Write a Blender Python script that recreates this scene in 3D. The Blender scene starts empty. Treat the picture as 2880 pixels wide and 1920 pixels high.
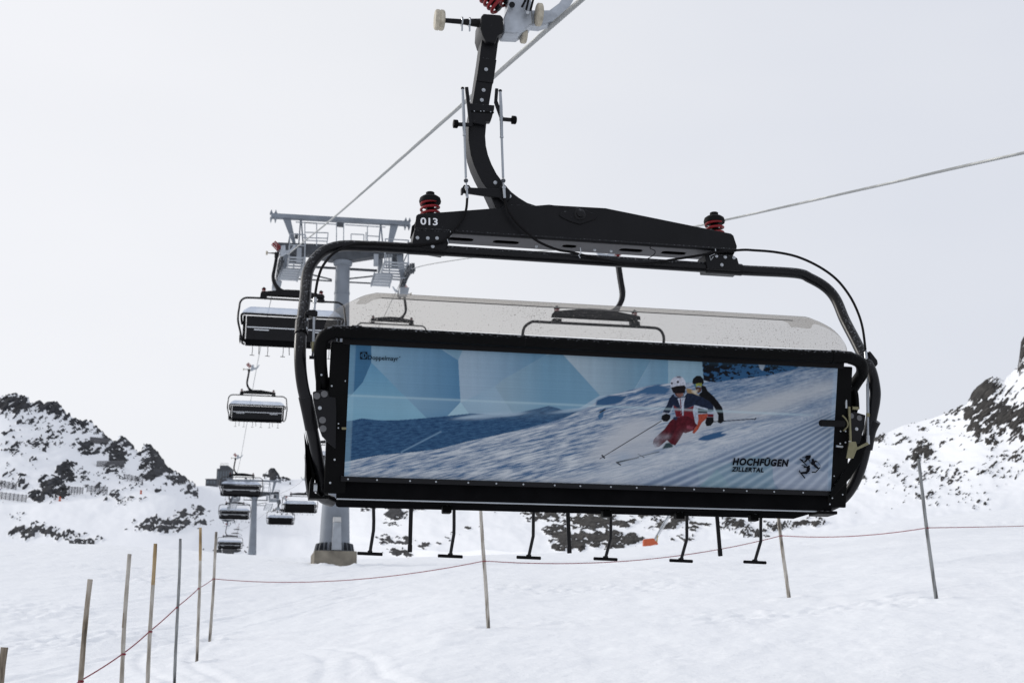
import bpy, math, random
import numpy as np
from mathutils import Vector, Matrix

random.seed(7)
np.random.seed(7)
scene = bpy.context.scene
COL = scene.collection

# ------------------------------------------------------------------ camera
F = 4000.0                       # 50 mm lens expressed in photo pixels (2880 wide)
TH = math.atan(990 / 4000)       # the camera looks up about 14 degrees
CZ = 1.65
cam_d = bpy.data.cameras.new('camera')
cam_d.lens = 50
cam_d.sensor_width = 36
cam_d.clip_end = 20000
cam_d.dof.use_dof = True
cam_d.dof.focus_distance = 9.4
cam_d.dof.aperture_fstop = 5.6
cam = bpy.data.objects.new('camera', cam_d)
cam.location = (0, 0, CZ)
cam.rotation_euler = (math.pi / 2 + TH, 0, 0)
COL.objects.link(cam)
scene.camera = cam

# ------------------------------------------------------------------ world: thin bright overcast
SUN_AZ = math.radians(-62)       # left of the view
SUN_EL = math.radians(24)
world = bpy.data.worlds.new('World')
scene.world = world
world.use_nodes = True
wn, wl = world.node_tree.nodes, world.node_tree.links
wn.clear()
w_out = wn.new('ShaderNodeOutputWorld')
w_bg = wn.new('ShaderNodeBackground')
w_sky = wn.new('ShaderNodeTexSky')
w_sky.sky_type = 'NISHITA'
w_sky.sun_disc = False
w_sky.sun_elevation = SUN_EL
w_sky.sun_rotation = SUN_AZ
w_tc = wn.new('ShaderNodeTexCoord')
w_dot = wn.new('ShaderNodeVectorMath'); w_dot.operation = 'DOT_PRODUCT'
sun_dir = Vector((math.sin(SUN_AZ) * math.cos(SUN_EL), math.cos(SUN_AZ) * math.cos(SUN_EL), math.sin(SUN_EL)))
w_dot.inputs[1].default_value = sun_dir
w_noise = wn.new('ShaderNodeTexNoise')
w_noise.inputs['Scale'].default_value = 1.6
w_noise.inputs['Detail'].default_value = 4
w_map = wn.new('ShaderNodeMapping')
w_map.inputs['Scale'].default_value = (1, 1, 2.6)
w_ramp = wn.new('ShaderNodeValToRGB')
w_ramp.color_ramp.elements[0].position = 0.0
w_ramp.color_ramp.elements[0].color = (0.68, 0.71, 0.79, 1)
w_ramp.color_ramp.elements[1].position = 1.0
w_ramp.color_ramp.elements[1].color = (0.97, 0.97, 1.0, 1)
_e = w_ramp.color_ramp.elements.new(0.62)
_e.color = (0.735, 0.765, 0.845, 1)
_e = w_ramp.color_ramp.elements.new(0.83)
_e.color = (0.885, 0.895, 0.93, 1)
w_mr = wn.new('ShaderNodeMapRange')
w_mr.inputs['From Min'].default_value = -1
w_mr.inputs['From Max'].default_value = 1
w_add = wn.new('ShaderNodeMath'); w_add.operation = 'MULTIPLY_ADD'
w_add.inputs[1].default_value = 0.32
w_sub = wn.new('ShaderNodeMath'); w_sub.operation = 'SUBTRACT'; w_sub.inputs[1].default_value = 0.155
w_scl = wn.new('ShaderNodeVectorMath'); w_scl.operation = 'SCALE'; w_scl.inputs['Scale'].default_value = 0.10
w_mix = wn.new('ShaderNodeMix'); w_mix.data_type = 'RGBA'; w_mix.inputs['Factor'].default_value = 0.93
wl.new(w_tc.outputs['Generated'], w_dot.inputs[0])
wl.new(w_tc.outputs['Generated'], w_map.inputs['Vector'])
wl.new(w_map.outputs['Vector'], w_noise.inputs['Vector'])
wl.new(w_dot.outputs['Value'], w_mr.inputs['Value'])
wl.new(w_noise.outputs['Fac'], w_add.inputs[0])
wl.new(w_mr.outputs['Result'], w_add.inputs[2])
wl.new(w_add.outputs['Value'], w_sub.inputs[0])
wl.new(w_sub.outputs['Value'], w_ramp.inputs['Fac'])
wl.new(w_sky.outputs['Color'], w_scl.inputs[0])
wl.new(w_scl.outputs['Vector'], w_mix.inputs['A'])
wl.new(w_ramp.outputs['Color'], w_mix.inputs['B'])
wl.new(w_mix.outputs['Result'], w_bg.inputs['Color'])
w_bg.inputs['Strength'].default_value = 1.0
wl.new(w_bg.outputs['Background'], w_out.inputs['Surface'])

sun_d = bpy.data.lights.new('sun', 'SUN')
sun_d.energy = 1.4
sun_d.angle = math.radians(14)
sun_d.color = (1.0, 0.96, 0.9)
sun = bpy.data.objects.new('sun', sun_d)
sun.rotation_euler = sun_dir.to_track_quat('Z', 'Y').to_euler()
sun.location = (-30, 10, 40)
COL.objects.link(sun)

vs = scene.view_settings
vs.view_transform = 'Standard'
vs.look = 'None'
vs.exposure = 0.0
vs.gamma = 1.0
vs.use_curve_mapping = False

# ------------------------------------------------------------------ geometry helpers
ca, sa = math.cos(TH), math.sin(TH)
YAW = math.atan(0.2075)          # the lift line runs this far left of the view axis
cyw, syw = math.cos(YAW), math.sin(YAW)


def ray(px, py):
    r = (px - 1440) / F
    u = (960 - py) / F
    return (r, ca - u * sa, sa + u * ca)


def at(px, py, Y):
    d = ray(px, py)
    k = Y / d[1]
    return Vector((d[0] * k, Y, CZ + d[2] * k))


def tan_el(py):
    u = (960 - py) / F
    return (sa + u * ca) / (ca - u * sa)


def frame_fn(O):
    """local frame standing at O, its x axis across the lift line, its y axis along it"""
    def fn(px, py, yl=0.0):
        d = ray(px, py)
        k = (yl - (O[0] * syw - O[1] * cyw)) / (-d[0] * syw + d[1] * cyw)
        w = (d[0] * k - O[0], d[1] * k - O[1], CZ + d[2] * k - O[2])
        return Vector((w[0] * cyw + w[1] * syw, yl, w[2]))
    return fn


def catmull(pts, k=6, closed=False):
    pts = [Vector(p) for p in pts]
    out = []
    n = len(pts)
    for i in range(n - 1):
        p0 = pts[max(i - 1, 0)]; p1 = pts[i]; p2 = pts[i + 1]; p3 = pts[min(i + 2, n - 1)]
        for j in range(k):
            t = j / k
            out.append(0.5 * ((2 * p1) + (p2 - p0) * t + (2 * p0 - 5 * p1 + 4 * p2 - p3) * t * t + (3 * p1 - p0 - 3 * p2 + p3) * t ** 3))
    out.append(pts[-1])
    return out


class MB:
    def __init__(self):
        self.v = []
        self.f = []

    def add(self, verts, faces):
        o = len(self.v)
        self.v += [tuple(p) for p in verts]
        self.f += [tuple(i + o for i in f) for f in faces]
        return self

    def box(self, c, s, rot=None):
        c = Vector(c)
        vs_ = []
        for x in (-.5, .5):
            for y in (-.5, .5):
                for z in (-.5, .5):
                    p = Vector((x * s[0], y * s[1], z * s[2]))
                    if rot is not None:
                        p = rot @ p
                    vs_.append(c + p)
        return self.add(vs_, [(0, 1, 3, 2), (4, 6, 7, 5), (0, 4, 5, 1), (2, 3, 7, 6), (0, 2, 6, 4), (1, 5, 7, 3)])

    def bar(self, a, b, w, h, up=(0, 0, 1)):
        """rectangular bar from a to b, w across, h along 'up'"""
        a, b = Vector(a), Vector(b)
        d = (b - a)
        L = d.length
        d = d / L
        up = Vector(up)
        s = d.cross(up)
        if s.length < 1e-4:
            s = d.cross(Vector((0, 1, 0)))
        s.normalize()
        u = s.cross(d)
        vs_ = []
        for p in (a, b):
            for sx, sz in ((-1, -1), (1, -1), (1, 1), (-1, 1)):
                vs_.append(p + s * (sx * w / 2) + u * (sz * h / 2))
        return self.add(vs_, [(3, 2, 1, 0), (4, 5, 6, 7), (0, 1, 5, 4), (1, 2, 6, 5), (2, 3, 7, 6), (3, 0, 4, 7)])

    def prism(self, poly, y0, y1):
        """poly of (x, z) extruded along y"""
        n = len(poly)
        vs_ = [(p[0], y0, p[1]) for p in poly] + [(p[0], y1, p[1]) for p in poly]
        area = sum(poly[i][0] * poly[(i + 1) % n][1] - poly[(i + 1) % n][0] * poly[i][1] for i in range(n))
        fs = [tuple(range(n)), tuple(range(2 * n - 1, n - 1, -1))] + [(i + n, (i + 1) % n + n, (i + 1) % n, i)[::1] for i in range(n)]
        if area < 0:
            fs = [tuple(reversed(f)) for f in fs]
        return self.add(vs_, fs)

    def tube(self, pts, r, n=12, caps=True):
        pts = [Vector(p) for p in pts]
        m = len(pts)
        rs = r if isinstance(r, (list, tuple)) else [r] * m
        t0 = (pts[1] - pts[0]).normalized()
        ref = Vector((0, 0, 1)) if abs(t0.z) < .9 else Vector((0, 1, 0))
        nrm = (ref - t0 * ref.dot(t0)).normalized()
        vs_ = []
        for i in range(m):
            t = (pts[min(i + 1, m - 1)] - pts[max(i - 1, 0)]).normalized()
            nrm = (nrm - t * nrm.dot(t)).normalized()
            bn = t.cross(nrm)
            for k in range(n):
                a = 2 * math.pi * k / n
                vs_.append(pts[i] + (nrm * math.cos(a) + bn * math.sin(a)) * rs[i])
        fs = []
        for i in range(m - 1):
            for k in range(n):
                k2 = (k + 1) % n
                fs.append((i * n + k, i * n + k2, (i + 1) * n + k2, (i + 1) * n + k))
        if caps:
            fs.append(tuple(range(n - 1, -1, -1)))
            fs.append(tuple((m - 1) * n + k for k in range(n)))
        return self.add(vs_, fs)

    def cyl(self, a, b, r, n=14, r2=None):
        return self.tube([a, b], [r, r if r2 is None else r2], n)

    def lathe(self, base, axis, prof, n=18):
        """prof: list of (distance along axis, radius)"""
        axis = Vector(axis).normalized()
        base = Vector(base)
        return self.tube_prof([base + axis * p[0] for p in prof], [max(p[1], 1e-4) for p in prof], axis, n)

    def tube_prof(self, pts, rs, axis, n):
        ref = Vector((0, 0, 1)) if abs(axis.z) < .9 else Vector((0, 1, 0))
        nrm = (ref - axis * ref.dot(axis)).normalized()
        bn = axis.cross(nrm)
        vs_ = []
        for p, r in zip(pts, rs):
            for k in range(n):
                a = 2 * math.pi * k / n
                vs_.append(p + (nrm * math.cos(a) + bn * math.sin(a)) * r)
        fs = []
        for i in range(len(pts) - 1):
            for k in range(n):
                k2 = (k + 1) % n
                fs.append((i * n + k, i * n + k2, (i + 1) * n + k2, (i + 1) * n + k))
        fs.append(tuple(range(n - 1, -1, -1)))
        fs.append(tuple((len(pts) - 1) * n + k for k in range(n)))
        return self.add(vs_, fs)

    def helix(self, base, axis, R, wire, turns, length, n=8, seg=18, R2=None):
        axis = Vector(axis).normalized()
        ref = Vector((0, 1, 0)) if abs(axis.y) < .9 else Vector((1, 0, 0))
        u = (ref - axis * ref.dot(axis)).normalized()
        w = axis.cross(u)
        m = int(turns * seg)
        pts = []
        for i in range(m + 1):
            a = 2 * math.pi * i / seg
            rr = R + ((R2 - R) * i / m if R2 else 0)
            pts.append(Vector(base) + axis * (length * i / m) + (u * math.cos(a) + w * math.sin(a)) * rr)
        return self.tube(pts, wire, n)

    def mesh(self, name, mat, smooth=35):
        me = bpy.data.meshes.new(name)
        me.from_pydata(self.v, [], self.f)
        me.update()
        if mat:
            me.materials.append(mat)
        if smooth:
            me.polygons.foreach_set('use_smooth', [True] * len(me.polygons))
            me.set_sharp_from_angle(angle=math.radians(smooth))
        return me

    def build(self, name, mat, parent=None, smooth=35, bevel=0, loc=None):
        ob = bpy.data.objects.new(name, self.mesh(name, mat, smooth))
        COL.objects.link(ob)
        if parent is not None:
            ob.parent = parent
        if loc is not None:
            ob.location = loc
        if bevel:
            m = ob.modifiers.new('bevel', 'BEVEL')
            m.width = bevel
            m.segments = 2
            m.limit_method = 'ANGLE'
            m.angle_limit = math.radians(40)
        return ob


def empty(name, loc, rz=0.0):
    o = bpy.data.objects.new(name, None)
    o.location = loc
    o.rotation_euler = (0, 0, rz)
    o.empty_display_size = 0.3
    COL.objects.link(o)
    return o


def tag(o, label=None, cat=None, group=None, kind=None):
    if label: o['label'] = label
    if cat: o['category'] = cat
    if group: o['group'] = group
    if kind: o['kind'] = kind
    return o


def share(ob_or_mesh, name, parent, loc=None, rot=None, scale=None):
    me = ob_or_mesh.data if isinstance(ob_or_mesh, bpy.types.Object) else ob_or_mesh
    o = bpy.data.objects.new(name, me)
    COL.objects.link(o)
    if parent is not None: o.parent = parent
    if loc is not None: o.location = loc
    if rot is not None: o.rotation_euler = rot
    if scale is not None: o.scale = scale
    return o


# ------------------------------------------------------------------ noise (numpy)
_perm = np.random.RandomState(3).permutation(512)
_perm = np.concatenate([_perm, _perm])
_ga = np.random.RandomState(5).rand(512) * 2 * np.pi
_gx, _gy = np.cos(_ga), np.sin(_ga)


def perlin(x, y):
    xi = np.floor(x).astype(int); yi = np.floor(y).astype(int)
    xf = x - xi; yf = y - yi
    u = xf * xf * xf * (xf * (xf * 6 - 15) + 10)
    v = yf * yf * yf * (yf * (yf * 6 - 15) + 10)

    def g(ix, iy, dx, dy):
        h = _perm[(_perm[ix & 511] + iy) & 511]
        return _gx[h] * dx + _gy[h] * dy
    n00 = g(xi, yi, xf, yf); n10 = g(xi + 1, yi, xf - 1, yf)
    n01 = g(xi, yi + 1, xf, yf - 1); n11 = g(xi + 1, yi + 1, xf - 1, yf - 1)
    return ((n00 * (1 - u) + n10 * u) * (1 - v) + (n01 * (1 - u) + n11 * u) * v) * 1.5


def fbm(x, y, octv=4, gain=.5):
    s = 0; a = 1; t = 0
    for i in range(octv):
        s = s + a * perlin(x * 2 ** i + 17.3 * i, y * 2 ** i + 9.1 * i)
        t += a
        a *= gain
    return s / t


def worley(x, y, seed=0):
    """random value of the nearest cell and distance to its border"""
    xi = np.floor(x).astype(int); yi = np.floor(y).astype(int)
    d1 = np.full(x.shape, 9.0); d2 = np.full(x.shape, 9.0); val_ = np.zeros(x.shape)
    for ox in (-1, 0, 1):
        for oy in (-1, 0, 1):
            cx, cy = xi + ox, yi + oy
            h = _perm[(_perm[(cx + seed) & 511] + cy) & 511]
            fx = _perm[(h + 31) & 511] / 511.0; fy = _perm[(h + 77) & 511] / 511.0
            d = np.hypot(cx + fx - x, cy + fy - y)
            nearer = d < d1
            d2 = np.where(nearer, d1, np.minimum(d2, d))
            val_ = np.where(nearer, _perm[(h + 113) & 511] / 511.0, val_)
            d1 = np.where(nearer, d, d1)
    return val_, d2 - d1


def smooth01(a, b, x):
    t = np.clip((x - a) / (b - a), 0, 1)
    return t * t * (3 - 2 * t)


# ------------------------------------------------------------------ materials
def mat(name, color, rough=.5, metal=0.0, spec=.5, var=0.0, vscale=8.0, bump=0.0, bscale=60.0, coat=0.0, rvar=0.0):
    m = bpy.data.materials.new(name)
    m.use_nodes = True
    nt = m.node_tree
    b = nt.nodes['Principled BSDF']
    b.inputs['Base Color'].default_value = (*color, 1)
    b.inputs['Roughness'].default_value = rough
    b.inputs['Metallic'].default_value = metal
    b.inputs['Specular IOR Level'].default_value = spec
    if coat:
        b.inputs['Coat Weight'].default_value = coat
        b.inputs['Coat Roughness'].default_value = .25
    tc = nt.nodes.new('ShaderNodeTexCoord')
    if var or rvar:
        nz = nt.nodes.new('ShaderNodeTexNoise')
        nz.inputs['Scale'].default_value = vscale
        nz.inputs['Detail'].default_value = 6
        nt.links.new(tc.outputs['Object'], nz.inputs['Vector'])
        if var:
            mr = nt.nodes.new('ShaderNodeMapRange')
            mr.inputs['From Min'].default_value = .3; mr.inputs['From Max'].default_value = .7
            mr.inputs['To Min'].default_value = 1 - var; mr.inputs['To Max'].default_value = 1 + var
            nt.links.new(nz.outputs['Fac'], mr.inputs['Value'])
            mx = nt.nodes.new('ShaderNodeVectorMath'); mx.operation = 'SCALE'
            mx.inputs[0].default_value = color
            nt.links.new(mr.outputs['Result'], mx.inputs['Scale'])
            nt.links.new(mx.outputs['Vector'], b.inputs['Base Color'])
        if rvar:
            mr2 = nt.nodes.new('ShaderNodeMapRange')
            mr2.inputs['From Min'].default_value = .3; mr2.inputs['From Max'].default_value = .7
            mr2.inputs['To Min'].default_value = max(rough - rvar, .05); mr2.inputs['To Max'].default_value = min(rough + rvar, 1)
            nt.links.new(nz.outputs['Fac'], mr2.inputs['Value'])
            nt.links.new(mr2.outputs['Result'], b.inputs['Roughness'])
    if bump:
        nb = nt.nodes.new('ShaderNodeTexNoise')
        nb.inputs['Scale'].default_value = bscale
        nb.inputs['Detail'].default_value = 5
        nt.links.new(tc.outputs['Object'], nb.inputs['Vector'])
        bp = nt.nodes.new('ShaderNodeBump')
        bp.inputs['Strength'].default_value = bump
        bp.inputs['Distance'].default_value = .01
        nt.links.new(nb.outputs['Fac'], bp.inputs['Height'])
        nt.links.new(bp.outputs['Normal'], b.inputs['Normal'])
    return m


M = {}
M['black'] = mat('black_powder_coat', (.0062, .0062, .0075), .42, spec=.17, var=.25, vscale=5, bump=.05, bscale=350, rvar=.08)
M['black_gloss'] = mat('black_tube_paint', (.0052, .0052, .0066), .34, spec=.22, var=.2, vscale=6, rvar=.08)
M['plastic'] = mat('black_plastic', (.0028, .0028, .0030), .5, spec=.06, var=.2, vscale=10)
M['rubber'] = mat('black_rubber', (.0058, .0055, .0062), .7, spec=.12)
M['matte'] = mat('matte_black_fabric', (.0055, .0055, .006), 1.0, spec=0.0, var=.2)
M['under'] = mat('beam_underside_lit', (.058, .058, .066), .5, spec=.25, var=.15)  # light bounced off the snow is put into this paler grey
M['zinc'] = mat('galvanised_steel', (.33, .355, .385), .42, metal=.55, var=.16, vscale=3.5, rvar=.12)
M['tower'] = mat('galvanised_tower_steel', (.215, .24, .275), .6, metal=.25, var=.22, vscale=.9, rvar=.1)
M['tower_dark'] = mat('weathered_tower_steel', (.065, .072, .083), .6, metal=.3, var=.25, vscale=2)
M['chrome'] = mat('zinc_plated_bolt', (.40, .42, .44), .32, metal=1.0)
M['cast'] = mat('cast_grip_metal', (.40, .43, .47), .45, metal=.4, var=.2, vscale=14, rvar=.1)
M['brass'] = mat('yellow_zinc', (.20, .185, .11), .38, metal=.8, var=.15, vscale=30)
M['red'] = mat('red_spring_paint', (.21, .010, .014), .45, spec=.3, var=.12, vscale=30)
M['roller'] = mat('beige_roller_plastic', (.42, .38, .30), .6, var=.25, vscale=25)
M['rope'] = mat('steel_wire_rope', (.30, .31, .31), .5, metal=.5, var=.2, vscale=60)


def frost_dust(m):
    nt = m.node_tree
    b = nt.nodes['Principled BSDF']
    src = b.inputs['Base Color'].links[0].from_socket
    geo = nt.nodes.new('ShaderNodeNewGeometry')
    sp = nt.nodes.new('ShaderNodeSeparateXYZ'); nt.links.new(geo.outputs['Normal'], sp.inputs['Vector'])
    nz = nt.nodes.new('ShaderNodeTexNoise'); nz.inputs['Scale'].default_value = 70; nz.inputs['Detail'].default_value = 4
    tc = nt.nodes.new('ShaderNodeTexCoord'); nt.links.new(tc.outputs['Object'], nz.inputs['Vector'])
    ad = nt.nodes.new('ShaderNodeMath'); ad.operation = 'MULTIPLY_ADD'; ad.inputs[1].default_value = .35
    nt.links.new(sp.outputs['Z'], ad.inputs[0]); nt.links.new(nz.outputs['Fac'], ad.inputs[2])
    mr = nt.nodes.new('ShaderNodeMapRange'); mr.inputs['From Min'].default_value = .72; mr.inputs['From Max'].default_value = 1.0
    mr.inputs['To Max'].default_value = .5
    nt.links.new(ad.outputs['Value'], mr.inputs['Value'])
    mx = nt.nodes.new('ShaderNodeMix'); mx.data_type = 'RGBA'; mx.inputs['B'].default_value = (.5, .52, .56, 1)
    nt.links.new(src, mx.inputs['A']); nt.links.new(mr.outputs['Result'], mx.inputs['Factor'])
    nt.links.new(mx.outputs['Result'], b.inputs['Base Color'])


for q_ in ('black', 'black_gloss', 'plastic'):
    frost_dust(M[q_])
M['white'] = mat('white_lettering', (.82, .83, .85), .5)
M['ink'] = mat('dark_print_ink', (.006, .007, .010), .9, spec=.02)
M['concrete'] = mat('concrete', (.20, .18, .145), .9, var=.35, vscale=2.2, bump=.5, bscale=14)
M['red_rope'] = mat('red_rope', (.20, .014, .03), .8, var=.2, vscale=40)
M['orange'] = mat('orange_padding', (.50, .10, .035), .6, var=.12, vscale=4)
M['yellow'] = mat('yellow_post', (.45, .33, .06), .6)
M['building'] = mat('dark_cladding', (.055, .06, .07), .7, var=.25, vscale=.4)
M['window'] = mat('window_glass', (.10, .12, .14), .1, spec=.8)
M['fence'] = mat('weathered_steel_slats', (.12, .12, .13), .8, var=.2)
M['silver'] = mat('aluminium_rim', (.66, .68, .71), .35, metal=.7)
M['snowcap'] = mat('settled_snow', (.86, .885, .93), .85, spec=.2)


def wood(name, c1, c2):
    m = bpy.data.materials.new(name)
    m.use_nodes = True
    nt = m.node_tree
    b = nt.nodes['Principled BSDF']
    b.inputs['Roughness'].default_value = .85
    b.inputs['Specular IOR Level'].default_value = .2
    tc = nt.nodes.new('ShaderNodeTexCoord')
    mp = nt.nodes.new('ShaderNodeMapping')
    mp.inputs['Scale'].default_value = (14, 14, 2.2)
    nz = nt.nodes.new('ShaderNodeTexNoise'); nz.inputs['Scale'].default_value = 1.5; nz.inputs['Detail'].default_value = 7
    rp = nt.nodes.new('ShaderNodeValToRGB')
    rp.color_ramp.elements[0].position = .32; rp.color_ramp.elements[0].color = (*[c * .28 for c in c1], 1)
    rp.color_ramp.elements[1].position = .66; rp.color_ramp.elements[1].color = (*c2, 1)
    e = rp.color_ramp.elements.new(.45); e.color = (*c1, 1)
    nt.links.new(tc.outputs['Object'], mp.inputs['Vector'])
    nt.links.new(mp.outputs['Vector'], nz.inputs['Vector'])
    nt.links.new(nz.outputs['Fac'], rp.inputs['Fac'])
    nt.links.new(rp.outputs['Color'], b.inputs['Base Color'])
    bp = nt.nodes.new('ShaderNodeBump'); bp.inputs['Strength'].default_value = .4; bp.inputs['Distance'].default_value = .006
    nt.links.new(nz.outputs['Fac'], bp.inputs['Height'])
    nt.links.new(bp.outputs['Normal'], b.inputs['Normal'])
    return m


M['wood_a'] = wood('weathered_wood_brown', (.20, .165, .125), (.40, .36, .31))
M['wood_b'] = wood('weathered_wood_pale', (.30, .27, .23), (.50, .475, .43))
M['wood_c'] = wood('weathered_wood_grey', (.17, .175, .175), (.31, .32, .32))
M['wood_d'] = wood('wood_ochre', (.27, .185, .09), (.42, .32, .19))


def snow_material():
    m = bpy.data.materials.new('packed_snow')
    m.use_nodes = True
    nt = m.node_tree
    b = nt.nodes['Principled BSDF']
    b.inputs['Base Color'].default_value = (.86, .878, .905, 1)
    b.inputs['Roughness'].default_value = .8
    b.inputs['Specular IOR Level'].default_value = .25
    geo = nt.nodes.new('ShaderNodeNewGeometry')
    n1 = nt.nodes.new('ShaderNodeTexNoise'); n1.inputs['Scale'].default_value = 1.3; n1.inputs['Detail'].default_value = 9; n1.inputs['Roughness'].default_value = .62
    n2 = nt.nodes.new('ShaderNodeTexNoise'); n2.inputs['Scale'].default_value = 9; n2.inputs['Detail'].default_value = 6
    nt.links.new(geo.outputs['Position'], n1.inputs['Vector'])
    nt.links.new(geo.outputs['Position'], n2.inputs['Vector'])
    b1 = nt.nodes.new('ShaderNodeBump'); b1.inputs['Strength'].default_value = .5; b1.inputs['Distance'].default_value = .15
    b2 = nt.nodes.new('ShaderNodeBump'); b2.inputs['Strength'].default_value = .4; b2.inputs['Distance'].default_value = .03
    nt.links.new(n1.outputs['Fac'], b1.inputs['Height'])
    nt.links.new(n2.outputs['Fac'], b2.inputs['Height'])
    nt.links.new(b1.outputs['Normal'], b2.inputs['Normal'])
    nt.links.new(b2.outputs['Normal'], b.inputs['Normal'])
    return m


M['snow'] = snow_material()


def mountain_material():
    m = bpy.data.materials.new('snow_and_rock')
    m.use_nodes = True
    nt = m.node_tree
    b = nt.nodes['Principled BSDF']
    b.inputs['Roughness'].default_value = .9
    b.inputs['Specular IOR Level'].default_value = .15
    at_ = nt.nodes.new('ShaderNodeAttribute'); at_.attribute_name = 'rock'
    sep = nt.nodes.new('ShaderNodeSeparateColor')
    nt.links.new(at_.outputs['Color'], sep.inputs['Color'])
    geo = nt.nodes.new('ShaderNodeNewGeometry')
    nz = nt.nodes.new('ShaderNodeTexNoise'); nz.inputs['Scale'].default_value = .9; nz.inputs['Detail'].default_value = 8; nz.inputs['Roughness'].default_value = .65
    nt.links.new(geo.outputs['Position'], nz.inputs['Vector'])
    ma = nt.nodes.new('ShaderNodeMath'); ma.operation = 'MULTIPLY_ADD'; ma.inputs[1].default_value = .9
    nt.links.new(nz.outputs['Fac'], ma.inputs[0])
    nt.links.new(sep.outputs['Red'], ma.inputs[2])
    mr = nt.nodes.new('ShaderNodeMapRange'); mr.inputs['From Min'].default_value = .88; mr.inputs['From Max'].default_value = 1.0
    nt.links.new(ma.outputs['Value'], mr.inputs['Value'])
    rk = nt.nodes.new('ShaderNodeMix'); rk.data_type = 'RGBA'
    rk.inputs['A'].default_value = (.0125, .0135, .0165, 1)
    rk.inputs['B'].default_value = (.0165, .0152, .0140, 1)
    nt.links.new(sep.outputs['Green'], rk.inputs['Factor'])
    vr = nt.nodes.new('ShaderNodeMix'); vr.data_type = 'RGBA'; vr.blend_type = 'MULTIPLY'; vr.inputs['Factor'].default_value = 1
    vmr = nt.nodes.new('ShaderNodeMapRange'); vmr.inputs['From Min'].default_value = .3; vmr.inputs['From Max'].default_value = .7; vmr.inputs['To Min'].default_value = .35; vmr.inputs['To Max'].default_value = 2.6
    n3 = nt.nodes.new('ShaderNodeTexNoise'); n3.inputs['Scale'].default_value = .7; n3.inputs['Detail'].default_value = 7
    nt.links.new(geo.outputs['Position'], n3.inputs['Vector'])
    nt.links.new(n3.outputs['Fac'], vmr.inputs['Value'])
    nt.links.new(rk.outputs['Result'], vr.inputs['A'])
    bm_ = nt.nodes.new('ShaderNodeMath'); bm_.operation = 'MULTIPLY_ADD'; bm_.inputs[1].default_value = 1.9; bm_.inputs[2].default_value = .15
    nt.links.new(sep.outputs['Blue'], bm_.inputs[0])
    bm2 = nt.nodes.new('ShaderNodeMath'); bm2.operation = 'MULTIPLY'
    nt.links.new(bm_.outputs['Value'], bm2.inputs[0]); nt.links.new(vmr.outputs['Result'], bm2.inputs[1])
    nt.links.new(bm2.outputs['Value'], vr.inputs['B'])
    mx = nt.nodes.new('ShaderNodeMix'); mx.data_type = 'RGBA'
    mx.inputs['A'].default_value = (.85, .868, .90, 1)
    nt.links.new(vr.outputs['Result'], mx.inputs['B'])
    nt.links.new(mr.outputs['Result'], mx.inputs['Factor'])
    nt.links.new(mx.outputs['Result'], b.inputs['Base Color'])
    return m


M['mountain'] = mountain_material()


def bubble_material():
    m = bpy.data.materials.new('tinted_bubble')
    m.use_nodes = True
    nt = m.node_tree
    nt.nodes.clear()
    out = nt.nodes.new('ShaderNodeOutputMaterial')
    tr = nt.nodes.new('ShaderNodeBsdfTransparent'); tr.inputs['Color'].default_value = (.70, .68, .65, 1)
    gl = nt.nodes.new('ShaderNodeBsdfGlossy'); gl.inputs['Roughness'].default_value = .12
    df = nt.nodes.new('ShaderNodeBsdfDiffuse'); df.inputs['Color'].default_value = (.30, .27, .24, 1)
    tc = nt.nodes.new('ShaderNodeTexCoord')
    lw = nt.nodes.new('ShaderNodeLayerWeight'); lw.inputs['Blend'].default_value = .5
    pw = nt.nodes.new('ShaderNodeMath'); pw.operation = 'POWER'; pw.inputs[1].default_value = 4.0
    nt.links.new(lw.outputs['Facing'], pw.inputs[0])
    fr = nt.nodes.new('ShaderNodeMath'); fr.operation = 'MULTIPLY_ADD'; fr.inputs[1].default_value = .5; fr.inputs[2].default_value = .03
    nt.links.new(pw.outputs['Value'], fr.inputs[0])
    vo = nt.nodes.new('ShaderNodeTexNoise'); vo.inputs['Scale'].default_value = 130; vo.inputs['Detail'].default_value = 3
    big = nt.nodes.new('ShaderNodeTexNoise'); big.inputs['Scale'].default_value = 3.2; big.inputs['Detail'].default_value = 4
    nt.links.new(tc.outputs['Object'], vo.inputs['Vector'])
    nt.links.new(tc.outputs['Object'], big.inputs['Vector'])
    a = nt.nodes.new('ShaderNodeMath'); a.operation = 'MULTIPLY_ADD'; a.inputs[1].default_value = .32
    nt.links.new(big.outputs['Fac'], a.inputs[0]); nt.links.new(vo.outputs['Fac'], a.inputs[2])
    mr = nt.nodes.new('ShaderNodeMapRange'); mr.inputs['From Min'].default_value = .785; mr.inputs['From Max'].default_value = .86; mr.inputs['To Min'].default_value = .02; mr.inputs['To Max'].default_value = .85
    nt.links.new(a.outputs['Value'], mr.inputs['Value'])
    m1 = nt.nodes.new('ShaderNodeMixShader'); m2 = nt.nodes.new('ShaderNodeMixShader')
    nt.links.new(mr.outputs['Result'], m1.inputs['Fac'])
    nt.links.new(tr.outputs['BSDF'], m1.inputs[1]); nt.links.new(df.outputs['BSDF'], m1.inputs[2])
    nt.links.new(fr.outputs['Value'], m2.inputs['Fac'])
    nt.links.new(m1.outputs['Shader'], m2.inputs[1]); nt.links.new(gl.outputs['BSDF'], m2.inputs[2])
    nt.links.new(m2.outputs['Shader'], out.inputs['Surface'])
    return m


M['bubble'] = bubble_material()


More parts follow.
